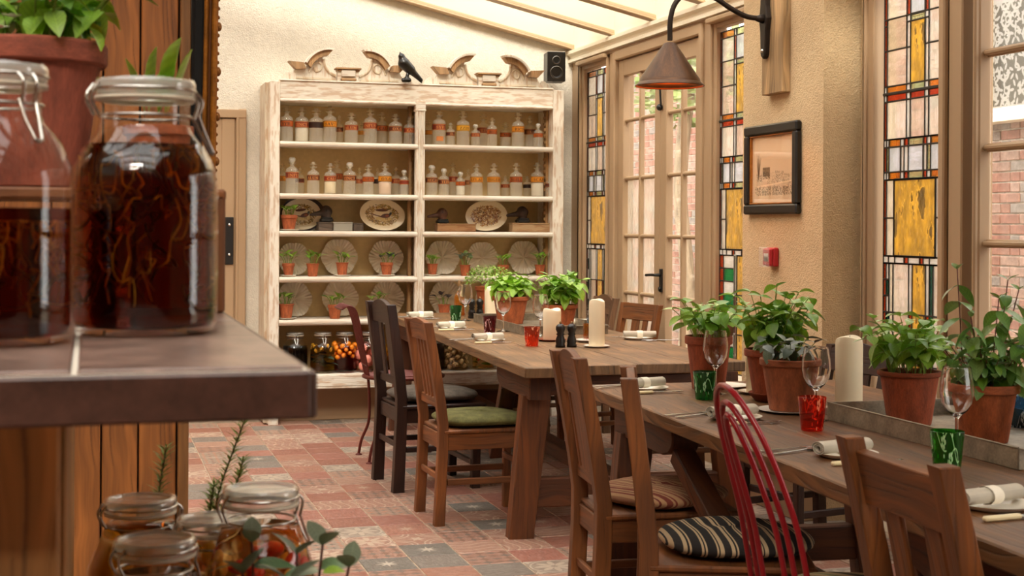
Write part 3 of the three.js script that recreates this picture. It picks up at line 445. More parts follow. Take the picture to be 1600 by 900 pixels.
{
  reseed(42);
  const T = [[447, 20, 166, 'orange', 'SYR:'], [470.5, 21, 168, 'red', 'TINCT', 0, 'grey'], [493, 22, 169, 'dark', ''], [514.5, 21, 165, 'amber', 'SAV:'], [529, 13, 177, 'brown', 'OL:', 1], [548, 21, 175, 'red', 'ALUM'], [564, 12, 186, 'amber', 'OL:', 1], [577.5, 21, 168, 'red', 'INFUS'], [596, 19, 171, 'orange', 'CALC', 1], [617, 21, 176, 'brown', 'OXAL'], [639, 18, 180, 'red', 'KALO'],
    [668, 13, 182, 'amber', '', 1], [685, 21, 169, 'red', 'SYR:', 0, '', 1], [703, 14, 190, 'brown', 'OL:'], [722.5, 21, 171, 'gold', 'ZZIN'], [742, 15, 192, 'red', 'ALUM', 0, '', 0, 'ball'], [754, 19, 173, 'red', 'TEIN', 1], [768, 16, 181, 'orange', 'BECAN'], [789, 18, 186, 'orange', 'MEL:', 1], [808.5, 20, 172, 'amber', 'RICINI'], [827, 18, 175, 'brown', 'OXAL', 1], [840, 15, 190, 'orange', 'SEN:', 0, '', 0, 'ball'], [856, 13, 197, 'dark', '', 1]];
  T.forEach(([px, w, top, lab, word, back, content, l2, stop], i) => bottle(px, w, 1.961, top, px < 650 ? 221 + (px - 436) * 0.015 : 225 + (px - 660) * 0.02, lab, word, back, content, `${lab === 'dark' ? 'black' : lab} labelled apothecary bottle, ${ORD[i]} from the left on the top shelf`, 'apothecary bottles on the top shelf', stop, l2));
  const B = [[441, 14, 256, 'amber', 'OL:', 1], [456, 20, 248, 'red', 'INFUS', 0, '', 'ball'], [468, 14, 262, 'brown', '', 1], [489, 19, 255, 'brown', 'ALUM'], [515.5, 19, 257, 'red', 'CALC', 0, 'cream'], [526, 18, 248, 'orange', 'MEL:', 1], [546, 20, 255, 'brown', 'TINCT', 0, '', 'ball'], [561, 13, 262, 'red', 'OL:', 1], [575, 18, 258, 'orange', 'SEN:'], [589, 13, 262, 'dark', '', 1], [601, 21, 256, 'amber', 'OXAL', 0, 'pink'], [618, 15, 260, 'red', 'SYR:', 1], [631, 15, 266, 'red', '', 0, '', 'ball'], [644, 12, 262, 'red', 'OL:', 1],
    [674, 19, 258, 'brown', 'BECAN', 0, '', 'ball'], [693, 17, 263, 'brown', 'TEIN', 0, '', 'ball'], [707, 15, 252, 'red', 'OL:', 1], [719, 15, 268, 'orange', 'CALC', 0, 'grey', 'ball'], [731, 12, 262, 'brown', 'MEL:', 1], [744, 20, 255, 'amber', 'ATLAC'], [771, 21, 254, 'amber', 'INGER'], [789, 14, 272, 'red', 'SYR:', 1], [806, 20, 253, 'orange', 'SGILL'], [823, 13, 272, 'dark', '', 1], [839, 21, 252, 'amber', 'SCAM', 0, 'grey'], [857, 12, 270, 'brown', '', 0]];
  B.forEach(([px, w, top, lab, word, back, content, stop], i) => bottle(px, w, 1.601, top, 304 + (px - 436) * 0.006, lab, word, back, content, `${lab === 'dark' ? 'black' : lab} labelled apothecary bottle, ${ORD[i]} from the left on the second shelf`, 'apothecary bottles on the second shelf', stop));
}
// ---------- plates and platters ----------
function polarPlate(R, ry, lobes, depth, n = 120, m = 10) { // dished plate in the xy plane, facing +z
  const pos = [], idx = [], uv = [];
  for (let j = 0; j <= m; j++) for (let i = 0; i < n; i++) {
    const a = i / n * 2 * Math.PI, t = j / m, sc = lobes ? 1 + 0.07 * Math.abs(Math.cos(a * lobes / 2)) - 0.05 : 1, rib = lobes && t > 0.5 ? 0.006 * Math.cos(a * 30) * (t - 0.5) * 2 : 0;
    const petal = lobes ? 0.014 * Math.abs(Math.sin(a * lobes / 2)) * Math.sin(Math.PI * clamp(t * 1.4)) : 0, z = (t < 0.62 ? 0 : depth * ((t - 0.62) / 0.38) ** 0.8) + rib + petal + (lobes && t < 0.2 ? 0.006 : 0);
    pos.push(R * t * sc * Math.cos(a), R * ry * t * sc * Math.sin(a), z); uv.push(0.5 + 0.5 * t * Math.cos(a), 0.5 + 0.5 * t * Math.sin(a));
  }
  for (let j = 0; j < m; j++) for (let i = 0; i < n; i++) { const k = (i + 1) % n, a = j * n + i, b = j * n + k, c = a + n, d = b + n; idx.push(a, c, b, b, c, d); }
  const top = new THREE.BufferGeometry(); top.setAttribute('position', new THREE.Float32BufferAttribute(pos, 3)); top.setAttribute('uv', new THREE.Float32BufferAttribute(uv, 2)); top.setIndex(idx);
  const back = top.clone(), bp = back.attributes.position; for (let i = 0; i < bp.count; i++) bp.setZ(i, bp.getZ(i) - 0.005 * (i < n * m ? 1 : 0)); back.setIndex(idx.slice().reverse());
  top.computeVertexNormals(); back.computeVertexNormals();
  return merge([top, back]);
}
const scallop = polarPlate(0.126, 1, 6, 0.018);
const plateMat = std('#e6d8c2', 0.25);
const ROW4 = [[459, 25], [530, 28], [603, 27], [691, 27], [753, 26], [818, 27]], ROW5 = [[460, 27], [532, 28], [605, 27], [697, 27], [768, 26], [833, 26]];
for (const [row, y, nm] of [[ROW4, 1.022, 'fourth shelf'], [ROW5, 0.725, 'fifth shelf']]) row.forEach(([px, r], i) => {
  const o = single('scalloped_plate', `cream scalloped plate leaning on the wall, ${ORD[i]} from the left on the ${nm}`, 'plate', scallop, plateMat, [pxX(px, -10.29), y + r / 27 * 0.122 + 0.004, -10.29], 0, 'scalloped plates on the bookcase');
  o.scale.setScalar(r / 27); o.rotation.x = -0.14;
});
const platterTex = (kind) => canvasTex(512, 512, (c, w) => {
  c.fillStyle = '#e9d8b6'; c.fillRect(0, 0, w, w); reseed(kind * 77 + 3); c.save(); c.translate(256, 256);
  const cols = kind === 2 ? ['#7a3c1c', '#8a5426', '#4a2a18', '#a8763a', '#c29a56'] : ['#a87a30', '#7a5420', '#c09a4a', '#4f3a1c', '#8a7a3a'];
  for (let i = 0; i < (kind === 2 ? 700 : 460); i++) { const a = rnd() * 6.28, t = kind === 2 ? Math.sqrt(rnd()) : Math.sqrt(rr(0.35, 1)), x = t * 186 * Math.cos(a), y = t * 172 * Math.sin(a); c.globalAlpha = rr(0.45, 0.95); c.fillStyle = cols[Math.floor(rnd() * cols.length)]; c.beginPath(); c.ellipse(x, y, rr(6, 24), rr(2, 7), rnd() * 3, 0, 7); c.fill(); }
  c.globalAlpha = 1;
  if (kind < 2) { // pheasant on a bank
    c.fillStyle = '#d8bf84'; c.beginPath(); c.ellipse(20, 60, 96, 36, -0.1, 0, 7); c.fill();
    c.fillStyle = '#5a2418'; c.beginPath(); c.ellipse(42, 10, 58, 34, -0.45, 0, 7); c.fill(); c.beginPath(); c.moveTo(10, 26); c.lineTo(-150, -6); c.lineTo(-150, 4); c.lineTo(0, 44); c.fill();
    c.fillStyle = '#1f1a17'; c.beginPath(); c.ellipse(92, -34, 14, 24, 0.3, 0, 7); c.fill(); c.fillStyle = '#a04a24'; c.beginPath(); c.ellipse(56, 6, 22, 16, -0.4, 0, 7); c.fill();
    c.strokeStyle = '#4a2a18'; c.lineWidth = 5; for (const x of [44, 60]) { c.beginPath(); c.moveTo(x, 38); c.lineTo(x + 2, 74); c.stroke(); }
    c.fillStyle = '#5a3020'; c.beginPath(); c.ellipse(-10, -74, 70, 22, -0.15, 0, 7); c.fill();
  }
  c.restore();
});
for (const [i, px, py, r, ry, label, turn] of [[0, 471, 337, 30, 0.8, 'oval platter with a pheasant picture behind the small terracotta pot', 0], [1, 597, 337, 35.5, 0.69, 'oval platter with a pheasant picture in full view left of the pilaster', 0.12], [2, 759.5, 338.5, 34.5, 0.7, 'oval platter with a dense brown game picture right of the pilaster', -0.12]]) {
  const z = i === 0 ? -10.24 : -10.2, R = r * 0.00465, o = thing('platter', label, 'platter', [pxX(px, z), 1.345 + R * ry, z], 0, 'picture platters on the third shelf'); o.rotation.set(-0.16, 0, -turn * 0.9);
  part(o, 'dish', polarPlate(R, ry, 0, 0.012), std('#ffffff', 0.22, { map: platterTex(i) }));
  if (i === 0) part(o, 'dark_backing_platter', polarPlate(R * 1.14, ry, 0, 0.012).translate(0.012, 0.006, -0.02), std('#4a3526', 0.3));
}
// ---------- decoy ducks and boxes ----------
function duck(px, y, z, label, dark, s = 1) {
  const o = thing('duck_decoy', label, 'decoy', [pxX(px, z), y, z], 0, 'duck decoys on the third shelf'); o.scale.setScalar(s);
  part(o, 'head', blob([[0.012, 0.075, 0, 0.036, 0.02, 0.07, 0, 0.034], [-0.015, 0.06, 0, 0.02, -0.09, 0.048, 0, 0.009], [0.012, 0.05, 0, 0.026, 0.02, 0.012, 0, 0.03]], 40, 0.014), std(dark, 0.55, { map: mottleT }));
  part(o, 'eye', at(sphere(0.005), 0.01, 0.078, 0.0355), M.black);
  part(o, 'stand', merge([cbox(0.085, 0.022, 0.07, 0.015, 0.011, 0, 0.006), cbox(0.07, 0.012, 0.06, 0.017, 0.026, 0, 0.004)]), M.black);
}
duck(506.5, 1.405, -10.12, 'dark duck head decoy beside the leftmost platter', '#4a3a30', 1.05);
duck(688, 1.4, -10.1, 'brown duck head decoy on the worn wooden box right of the pilaster', '#6a4028', 1);
duck(813, 1.408, -10.12, 'dark brown duck head decoy right of the game platter', '#43291b', 1.1);
{
  const box = (px0, px1, h, z, mat, label) => { const x0 = pxX(px0, z), x1 = pxX(px1, z), o = thing('small_box', label, 'box', [(x0 + x1) / 2, 1.341, z], 0), w = x1 - x0; part(o, 'box_body', cbox(w, h - 0.008, 0.1, 0, (h - 0.008) / 2, 0, 0.004), mat); part(o, 'lid', cbox(w + 0.004, 0.009, 0.105, 0, h - 0.0045, 0, 0.002), mat); };
  const worn = std('#b79a78', 0.8, { map: paintT }), greyBox = wood('#6b5a4c', 0.7);
  box(496, 518.5, 0.062, -10.14, greyBox, 'small dark worn box under the leftmost duck decoy'); box(519.5, 549, 0.063, -10.11, phys('#d8d2c2', 0.15, { transmission: 0.6, thickness: 0 }), 'clear glass block box left of the pheasant platter'); box(550, 566, 0.058, -10.16, greyBox, 'small dark box touching the pheasant platter');
  box(681, 741, 0.057, -10.09, std('#a8805a', 0.8, { map: paintT }), 'long worn wooden box under the brown duck decoy'); box(798, 862, 0.066, -10.09, worn, 'long whitewashed wooden box at the right end of the third shelf');
}
// ---------- leaves, plants, pots ----------
function leafGeo(L, W, droop = 0.25, cup = 0.12, n = 5, tip = 1.4) { // from the origin along +z, upper side +y
  const pos = [], idx = [], uv = [];
  for (let i = 0; i <= n; i++) { const t = i / n, w = W / 2 * Math.pow(Math.sin(Math.PI * Math.pow(t * 0.97 + 0.02, 1 / tip)), 0.8), y = -droop * L * t * t, z = L * t; for (const [s, q] of [[-1, cup * w], [0, 0], [1, cup * w]]) { pos.push(s * w, y + q * 1.6, z); uv.push((s + 1) / 2, t); } }
  for (let i = 0; i < n; i++) for (const k of [0, 1]) { const a = i * 3 + k, b = a + 1, c = a + 3, d = a + 4; idx.push(a, c, b, b, c, d); }
  const g = new THREE.BufferGeometry(); g.setAttribute('position', new THREE.Float32BufferAttribute(pos, 3)); g.setAttribute('uv', new THREE.Float32BufferAttribute(uv, 2)); g.setIndex(idx); g.computeVertexNormals(); return g;
}
const veinT = tex(128, (u, v) => { const m = Math.abs(u - 0.5) * 2, s = Math.abs(((v * 7 + m * 1.3) % 1) - 0.5), x = 0.86 + 0.2 * s - (m < 0.06 ? -0.12 : 0) + 0.1 * (fbm(u, v, 8, 8, 91, 3) - 0.5); return [x * 0.98, x, x * 0.9]; });
const leafMat = (c, rough = 0.45) => phys(c, rough, { map: veinT, transmission: 0.42, thickness: 0, side: THREE.DoubleSide });
const L = { basil: leafMat('#88b83c'), basil2: leafMat('#aed45a'), mint: leafMat('#78a852'), mint2: leafMat('#94b86e'), sage: leafMat('#74806a', 0.7), bright: leafMat('#b4de4c'), rosemary: leafMat('#96b05c', 0.6), near: leafMat('#6a9668'), pale: leafMat('#b9cf86'), dark: leafMat('#3d4f38'), purple: leafMat('#5a4450') };
const stemM = std('#7c8a3c', 0.7), stemDark = std('#5a4a2c', 0.7), stemRed = std('#6a3a34', 0.6);
const Q = (dir, up = V(0, 1, 0)) => { const z = dir.clone().normalize(), x = up.clone().cross(z).normalize(), y = z.clone().cross(x); return new THREE.Quaternion().setFromRotationMatrix(new THREE.Matrix4().makeBasis(x, y, z)); };
function leaf(parent, geo, mat, p, dir, s = 1, name = 'leaf') { const m = part(parent, name, geo, mat, p.toArray()); const d = dir.clone().normalize(); if (Math.abs(d.y) > 0.98) d.x += 0.3; m.quaternion.copy(Q(d)); m.rotateZ(rr(-0.4, 0.4)); m.scale.setScalar(s); return m; }
const LG = { basil: [leafGeo(0.05, 0.036, 0.35, 0.2, 6, 1.15), leafGeo(0.045, 0.034, 0.2, 0.1, 6, 1.15), leafGeo(0.055, 0.038, 0.5, 0.25, 6, 1.15)], mint: [leafGeo(0.05, 0.026, 0.2, 0.15, 6, 1.2), leafGeo(0.045, 0.024, 0.35, 0.1, 6, 1.2)], strap: [leafGeo(0.06, 0.026, 0.5, 0.2), leafGeo(0.055, 0.028, 0.3, 0.2)], small: [leafGeo(0.012, 0.008, 0.2, 0.1, 2)], needle: [leafGeo(0.022, 0.0035, 0.1, 0.3, 2)] };
// stems rising from the pot mouth, leaves in pairs along the upper stem
function herb(o, { y0, r, h, n, mats, geos, pairs = 3, scale = 1, spread = 0.5, stem = stemM, stemR = 0.0016, low = 0.35, lean = [0, 0], up = 0 }) {

  for (let i = 0; i < n; i++) {
    const a = i * 2.399 + rr(-0.4, 0.4), q = Math.sqrt((i + 0.5) / n), bx = Math.cos(a) * r * q * 0.7, bz = Math.sin(a) * r * q * 0.7, hh = h * rr(0.72, 1.05) * (1 - 0.25 * q), dx = Math.cos(a) * spread * q * hh + lean[0] * hh, dz = Math.sin(a) * spread * q * hh + lean[1] * hh;
    const P = (t) => V(bx + dx * t * t, y0 + hh * t, bz + dz * t * t);
    part(o, 'stem', tube([P(0), P(0.35), P(0.7), P(1)].map((v) => v.toArray()), stemR, 4, 6), stem);
    for (let k = 0; k < pairs; k++) { const t = low + (1 - low) * (k + 1) / pairs, p = P(t), b = rnd() * 6.28 + k * 1.57; for (const s of [0, Math.PI]) { const el = up + (k === pairs - 1 ? rr(-0.2, 0.7) : rr(-0.9, 0.25)); leaf(o, geos[Math.floor(rnd() * geos.length)], mats[Math.floor(rnd() * mats.length)], p, V(Math.cos(b + s), el, Math.sin(b + s)), scale * rr(0.75, 1.15) * (k === pairs - 1 ? 0.85 : 1)); } }
  }

}
function potParts(o, R, H, mat, rimH = 0.17, y0 = 0) { // terracotta pot with a rolled rim, soil inside
  const rb = R * 0.68, rm = R * 0.9, yr = H * (1 - rimH);
  part(o, 'pot', lathe([[0, y0], [rb * 0.97, y0], [rb, y0 + 0.003], [rm, y0 + yr], [R * 0.97, y0 + yr + H * 0.01], [R, y0 + yr + H * 0.03], [R, y0 + H * 0.98], [R * 0.98, y0 + H], [R * 0.9, y0 + H], [R * 0.87, y0 + H * 0.97], [R * 0.84, y0 + H * 0.85]], 36), mat);
  part(o, 'soil', lathe([[R * 0.86, y0 + H * 0.87], [R * 0.5, y0 + H * 0.9], [0, y0 + H * 0.91]], 20), M.soil);
}
const saucerGeo = (R, h = 0.012) => lathe([[0, 0], [R * 0.7, 0], [R * 0.96, h * 0.8], [R, h], [R * 0.97, h * 1.05], [R * 0.7, h * 0.35], [0, h * 0.3]], 32);
// ---------- little pots on the bookcase ----------
{
  reseed(303);
  const small = [[451, 427, 18, 0, 'strap', 1, 'with long leaves at the left end of the fourth shelf'], [489, 431, 19.5, 1, 'strap', 0, 'with a sprig, second from the left on the fourth shelf'], [535, 428, 19, 2, 'strap', 1, 'in front of the second plate of the fourth shelf'], [604.5, 429, 19, 3, 'strap', 1, 'left of the pilaster on the fourth shelf'], [676, 428, 17, 4, 'strap', 1, 'just right of the pilaster on the fourth shelf'], [727, 426, 17, 5, 'strap', 0, 'with spiky leaves above the round herb'], [787, 424, 17, 6, 'strap', 0, 'with upright leaves near the middle of the right bay'], [844, 424, 17, 7, 'strap', 0, 'at the right end of the fourth shelf'],
    [448, 498, 21, 8, 'strap', 1, 'with broad pale leaves at the left end of the fifth shelf'], [524, 499, 21, 9, 'strap', 0, 'in front of the second plate of the fifth shelf'], [590, 497, 20, 10, 'basil', 0, 'half hidden behind the dark chair on the fifth shelf'], [695, 494, 20, 11, 'basil', 0, 'with dark leaves right of the pilaster on the fifth shelf'], [451.5, 356, 22, 12, 'basil', 1, 'in front of the leftmost pheasant platter']];
  for (const [px, by, hp, i, kind, saucer, where] of small) {
    const z = -10.06, y = by < 380 ? 1.341 : by < 450 ? 1.023 : 0.726, R = hp * 0.00465 * 0.52 * (i === 12 || i === 8 ? 1.1 : 1), H = hp * 0.00465, dy = saucer ? 0.009 : 0;
    const o = thing('potted_seedling', `small terracotta pot ${where}`, 'potted plant', [pxX(px, z), y + dy, z], rnd() * 6, 'small terracotta pots on the bookcase');
    potParts(o, R, H, M.terracotta, i % 3 === 0 ? 0.25 : 0.08);
    const mats = i === 11 ? [L.purple, L.dark] : i === 3 ? [L.dark, L.bright] : i === 5 ? [L.sage, L.mint2] : [L.bright, L.basil, L.basil2];
    herb(o, { y0: H * 0.9, r: R, h: rr(0.06, 0.09), n: 6, mats, geos: kind === 'strap' ? LG.strap : LG.basil, pairs: 1, scale: kind === 'strap' ? 1.25 : 1.1, spread: 0.5, low: 0.2, stemR: 0.003, up: 0.8 });
    if (saucer) single('pot_saucer', `white saucer under pot ${where}`, 'saucer', saucerGeo(R * 1.35, 0.011), M.china, [pxX(px, z), y, z], 0, 'saucers under the small pots');
  }
}
// ---------- clip-top preserving jars ----------
const jarGlass = phys('#ffffff', 0.02, { transmission: 1, thickness: 0, ior: 1.5 });
const rubber = std('#d8cdb8', 0.6);
const liquid = (c, dist, ior = 1.33) => phys('#ffffff', 0.0, { transmission: 1, thickness: 0.1, ior, attenuationColor: new THREE.Color(c), attenuationDistance: dist });
function jarParts(o, R, H, liq, level, clip = 0, square = false) { // R body radius, H total height
  const rn = R * 0.6, yb = H * 0.74, seg = square ? 4 : 40;
  const body = [[0, 0.004], [R * 0.8, 0], [R * 0.93, H * 0.012], [R, H * 0.05], [R, H * 0.56], [R * 0.97, H * 0.62], [R * 0.85, H * 0.7], [rn * 1.06, yb + H * 0.03], [rn, yb + H * 0.06], [rn, H * 0.88], [rn * 1.08, H * 0.885], [rn * 1.08, H * 0.9]];
  const sq = (g) => { if (!square) return g; g.rotateY(Math.PI / 4); const p = g.attributes.position; for (let i = 0; i < p.count; i++) { const y = p.getY(i), r = Math.hypot(p.getX(i), p.getZ(i)); if (r > rn * 1.1 || y < H * 0.5) { const x = p.getX(i), z = p.getZ(i), m = Math.max(Math.abs(x), Math.abs(z)), t = 1 + (r / m - 1) * 0; p.setX(i, x * t); p.setZ(i, z * t); } } return g; };
  part(o, 'glass_body', lathe(body, 40), jarGlass);
  const lid = part(o, 'lid', lathe([[rn * 1.04, H * 0.905], [rn * 1.12, H * 0.908], [rn * 1.13, H * 0.95], [rn * 1.11, H * 0.964], [rn * 1.04, H * 0.97], [rn * 0.97, H * 0.966], [rn * 0.94, H * 0.958], [0, H * 0.962]], 40), frostLid);
  part(lid, 'lid_rim', lathe([[rn * 1.135, H * 0.94], [rn * 1.145, H * 0.955], [rn * 1.1, H * 0.972], [rn * 1.0, H * 0.975]], 40), jarGlass);
  part(o, 'rubber_seal', lathe([[rn, H * 0.885], [rn * 1.13, H * 0.89], [rn * 1.13, H * 0.903], [rn, H * 0.905]], 40), rubber);
  const ring = (y, r, w = 0.0021) => at(new THREE.TorusGeometry(r, w, 6, 40), 0, y, 0, Math.PI / 2), wire = [ring(H * 0.93, rn * 1.135), ring(H * 0.83, rn * 1.04)];
  const c = Math.cos(clip), s = Math.sin(clip), at2 = (x, y, z) => [x * c - z * s, y, x * s + z * c];
  for (const w of [-1, 1]) wire.push(tube([at2(rn * 1.13, H * 0.93, w * rn * 0.18), at2(rn * 1.3, H * 0.9, w * rn * 0.16), at2(rn * 1.22, H * 0.83, w * rn * 0.15)], 0.0024, 6, 10), tube([at2(rn * 1.2, H * 0.84, w * rn * 0.2), at2(rn * 1.38, H * 0.77, w * rn * 0.16), at2(rn * 1.6, H * 0.7, w * rn * 0.08)], 0.0024, 6, 10), tube([at2(-rn * 1.12, H * 0.95, w * rn * 0.25), at2(-rn * 1.3, H * 0.9, w * rn * 0.2), at2(-rn * 1.12, H * 0.83, w * rn * 0.2)], 0.0024, 6, 10));
  wire.push(tube([at2(rn * 1.6, H * 0.7, -rn * 0.08), at2(rn * 1.63, H * 0.695, 0), at2(rn * 1.6, H * 0.7, rn * 0.08)], 0.0024, 6, 6));
  part(o, 'wire_clip', merge(wire), M.steel);
  if (liq) { const ri = R * 0.965, yl = level * H, rt = yl > H * 0.6 ? R * 0.965 * (1 - (yl / H - 0.6) * 1.4) : ri, prof = [[0, 0.008], [R * 0.8, 0.008], [R * 0.92, H * 0.03], [ri, H * 0.06], [ri, Math.min(yl, H * 0.57)]]; if (yl > H * 0.6) prof.push([R * 0.93, H * 0.62]); prof.push([rt, yl], [0, yl]); part(o, 'liquid', lathe(prof, 40), liq); }
}
const frostLid = phys('#f2f4ee', 0.12, { transmission: 0.7, thickness: 0, ior: 1.5 });
// pieces packed in the jar, as things of their own
function packJar(pos, R, H, { n, y0, y1, name, label, cat, geo, mat, s, ring = true }) {
  for (let i = 0; i < n; i++) { const a = i * 2.399, t = (i + 0.5) / n, q = ring ? rr(0.78, 0.86) : Math.sqrt(rnd()) * 0.8, y = y0 + (y1 - y0) * t, sc = s * rr(0.85, 1.1), m = single(name, label, cat, geo[i % geo.length], Array.isArray(mat) ? mat[i % mat.length] : mat, [pos[0] + Math.cos(a) * R * q, pos[1] + y, pos[2] + Math.sin(a) * R * q], rnd() * 6, label.replace(/^\S+ /, '')); m.scale.setScalar(sc); m.rotation.z = rr(-1, 1); }
}
{
  reseed(11);
  const z = -10.08, y = 0.348, R = 0.09, H = 0.292, J = (px) => [pxX(px, z), y, z];
  const jar = (px, label, liq, lev, sq) => { const o = thing('preserving_jar', label, 'jar', J(px), 0, 'large preserving jars on the bookcase bench'); jarParts(o, R, H, liq, lev, Math.PI / 2, sq); return J(px); };
  const kum = [sphere(0.019, 1, 1.15, 1), sphere(0.018, 1.1, 1, 1.05)], lump = (s, k) => { const g = new THREE.IcosahedronGeometry(s, 2), p = g.attributes.position; for (let i = 0; i < p.count; i++) { const v = V(p.getX(i), p.getY(i), p.getZ(i)); v.multiplyScalar(1 + 0.22 * Math.sin(v.x * 210 + k) * Math.sin(v.y * 190 + k * 2) * Math.sin(v.z * 230)); p.setXYZ(i, v.x, v.y, v.z); } g.computeVertexNormals(); return boxUV(g); };
  const sliver = [sphere(0.016, 1.3, 0.6, 0.8, 8, 6), sphere(0.014, 0.8, 1.2, 0.6, 8, 6)];
  let p = jar(462, 'preserving jar of dark liquid, first on the bench, behind the counter corner', liquid('#6a2a10', 0.06), 0.66);
  p = jar(505.5, 'preserving jar with yellow fruit over dark green leaves, second on the bench', liquid('#b8962a', 0.2), 0.64);
  packJar(p, R, H, { n: 14, y0: 0.15, y1: 0.2, name: 'yellow_fruit_piece', label: 'yellow fruit piece floating in the second bench jar', cat: 'fruit', geo: sliver, mat: std('#e6a82c', 0.5), s: 1 }); packJar(p, R, H, { n: 16, y0: 0.05, y1: 0.14, name: 'preserved_leaf', label: 'dark green leaf sunk in the second bench jar', cat: 'leaf', geo: [leafGeo(0.07, 0.04)], mat: L.dark, s: 1, ring: false });
  p = jar(539.5, 'preserving jar of orange kumquats in dark red syrup, third on the bench', liquid('#b01c14', 0.1), 0.66);
  packJar(p, R, H, { n: 34, y0: 0.105, y1: 0.205, name: 'kumquat', label: 'orange kumquat floating in the red syrup jar', cat: 'fruit', geo: kum, mat: std('#f08a18', 0.35), s: 1 });
  p = jar(577, 'preserving jar of pink pickled eggs behind the red wire chair back', liquid('#e8a898', 0.5), 0.64);
  packJar(p, R, H, { n: 16, y0: 0.03, y1: 0.185, name: 'pickled_egg', label: 'pink pickled egg in the fourth bench jar', cat: 'egg', geo: [sphere(0.026, 1, 1.25, 1)], mat: std('#e8907e', 0.35), s: 1 });
  p = jar(622.5, 'preserving jar of yellow fruit chunks between the chair backs', liquid('#e0a21c', 0.3), 0.66);
  packJar(p, R, H, { n: 30, y0: 0.09, y1: 0.2, name: 'yellow_chunk', label: 'yellow fruit chunk in the jar between the chairs', cat: 'fruit', geo: sliver, mat: std('#f4b41c', 0.4), s: 1.15 });
  p = jar(677, 'preserving jar of dark red fruit beside the cauliflower jar', liquid('#9a1420', 0.08), 0.66);
  p = jar(713, 'preserving jar packed with pale cauliflower florets under the table edge', liquid('#e8c888', 0.3), 0.66);
  packJar(p, R, H, { n: 46, y0: 0.02, y1: 0.2, name: 'cauliflower_floret', label: 'pale cauliflower floret in the packed bench jar', cat: 'floret', geo: [lump(0.022, 1), lump(0.02, 2.5)], mat: std('#e6c48a', 0.7), s: 1 });
  p = jar(758, 'preserving jar of red chillies and green herbs under the table edge', liquid('#d09a3c', 0.25), 0.62);
  packJar(p, R, H, { n: 14, y0: 0.06, y1: 0.18, name: 'red_chilli', label: 'red chilli in the bench jar nearest the right', cat: 'chilli', geo: [tube([[-0.03, 0, 0], [0, 0.006, 0], [0.03, -0.004, 0.004]], 0.006, 6, 8)], mat: std('#d8321a', 0.3), s: 1 });
  packJar(p, R, H, { n: 14, y0: 0.02, y1: 0.12, name: 'herb_leaf', label: 'green herb leaf in the bench jar nearest the right', cat: 'leaf', geo: [leafGeo(0.05, 0.03)], mat: L.basil, s: 1, ring: false });
}
// ---------- long plank tables on braced trestles ----------
function table(label, pos, turn, W, len, H, trestles, ends, top) { // origin on the floor at the middle, length along z, +z towards the viewer
  const o = thing('plank_table', label, 'table', pos, turn), n = 4, pw = W / n;
  for (let i = 0; i < n; i++) { const e0 = ends[i][0], e1 = ends[i][1]; part(o, 'plank', cbox(pw - 0.002, 0.046, len + e0 + e1, -W / 2 + pw * (i + 0.5), H - 0.023, (e0 - e1) / 2, 0.004, 'z'), top); }
  for (const [z, arm, lm] of trestles) {
    for (const s of [-1, 1]) {
      part(o, 'leg', boxUV(extrude([[s * 0.505 - 0.055, 0], [s * 0.505 + 0.05, 0], [s * 0.44 + 0.062, H - 0.14], [s * 0.44 - 0.062, H - 0.14]], 0.075, 0.003).translate(0, 0, z - 0.0375)), lm);
      const a = new THREE.Shape(); a.moveTo(0.09, 0); a.lineTo(0.09, 0.1); a.lineTo(-0.5 * 0.98, 0.1); a.lineTo(-0.53, 0.085); a.quadraticCurveTo(-0.56, 0.05, -0.5, 0.015); a.lineTo(-0.44, 0); a.lineTo(0.09, 0);
      const g = extrude(a, 0.09, 0.004).rotateY(arm > 0 ? -Math.PI / 2 : Math.PI / 2);
      part(o, 'bearer_arm', boxUV(g.translate(s * 0.44 + (arm > 0 ? 0.045 : -0.045), H - 0.148, z), 'z'), M.tableLeg);
      part(o, 'brace', board([s * 0.44, H - 0.14, z - arm * 0.5], [s * 0.36, 0.2, z - arm * 1.1], 0.06, 0.075, [1, 0, 0]), M.tableLeg);
    }
    part(o, 'bearer', cbox(W - 0.12, 0.09, 0.09, 0, H - 0.095, z, 0.006), M.tableLeg);
    part(o, 'stretcher', cbox(0.95, 0.13, 0.06, 0, 0.2, z, 0.006), M.tableLeg);
  }
  const zs = trestles.map((t) => t[0]); part(o, 'long_stretcher', cbox(0.1, 0.07, Math.abs(zs[0] - zs[1]), 0, 0.2, (zs[0] + zs[1]) / 2, 0.006), M.tableLeg);
  return o;
}
table('long plank table nearer the bookcase, with pots and candles', [2.432, 0, -7.92], -0.047, 1.07, 3.86, 0.772, [[1.83, 1, M.tableLegLight], [-1.6, -1, M.tableLeg]], [[0.09, 0.02], [0.02, 0.0], [0.0, 0.03], [-0.03, 0.0]], M.tableTopPale);
table('long plank table in the foreground right, with a zinc tray of herbs', [2.275, 0, -3.47], -0.055, 1.07, 3.5, 0.772, [[1.2, 1, M.tableLeg], [-1.42, -1, M.tableLeg]], [[0, 0], [0.02, 0.01], [0, 0.02], [0.01, 0]], M.tableTop);
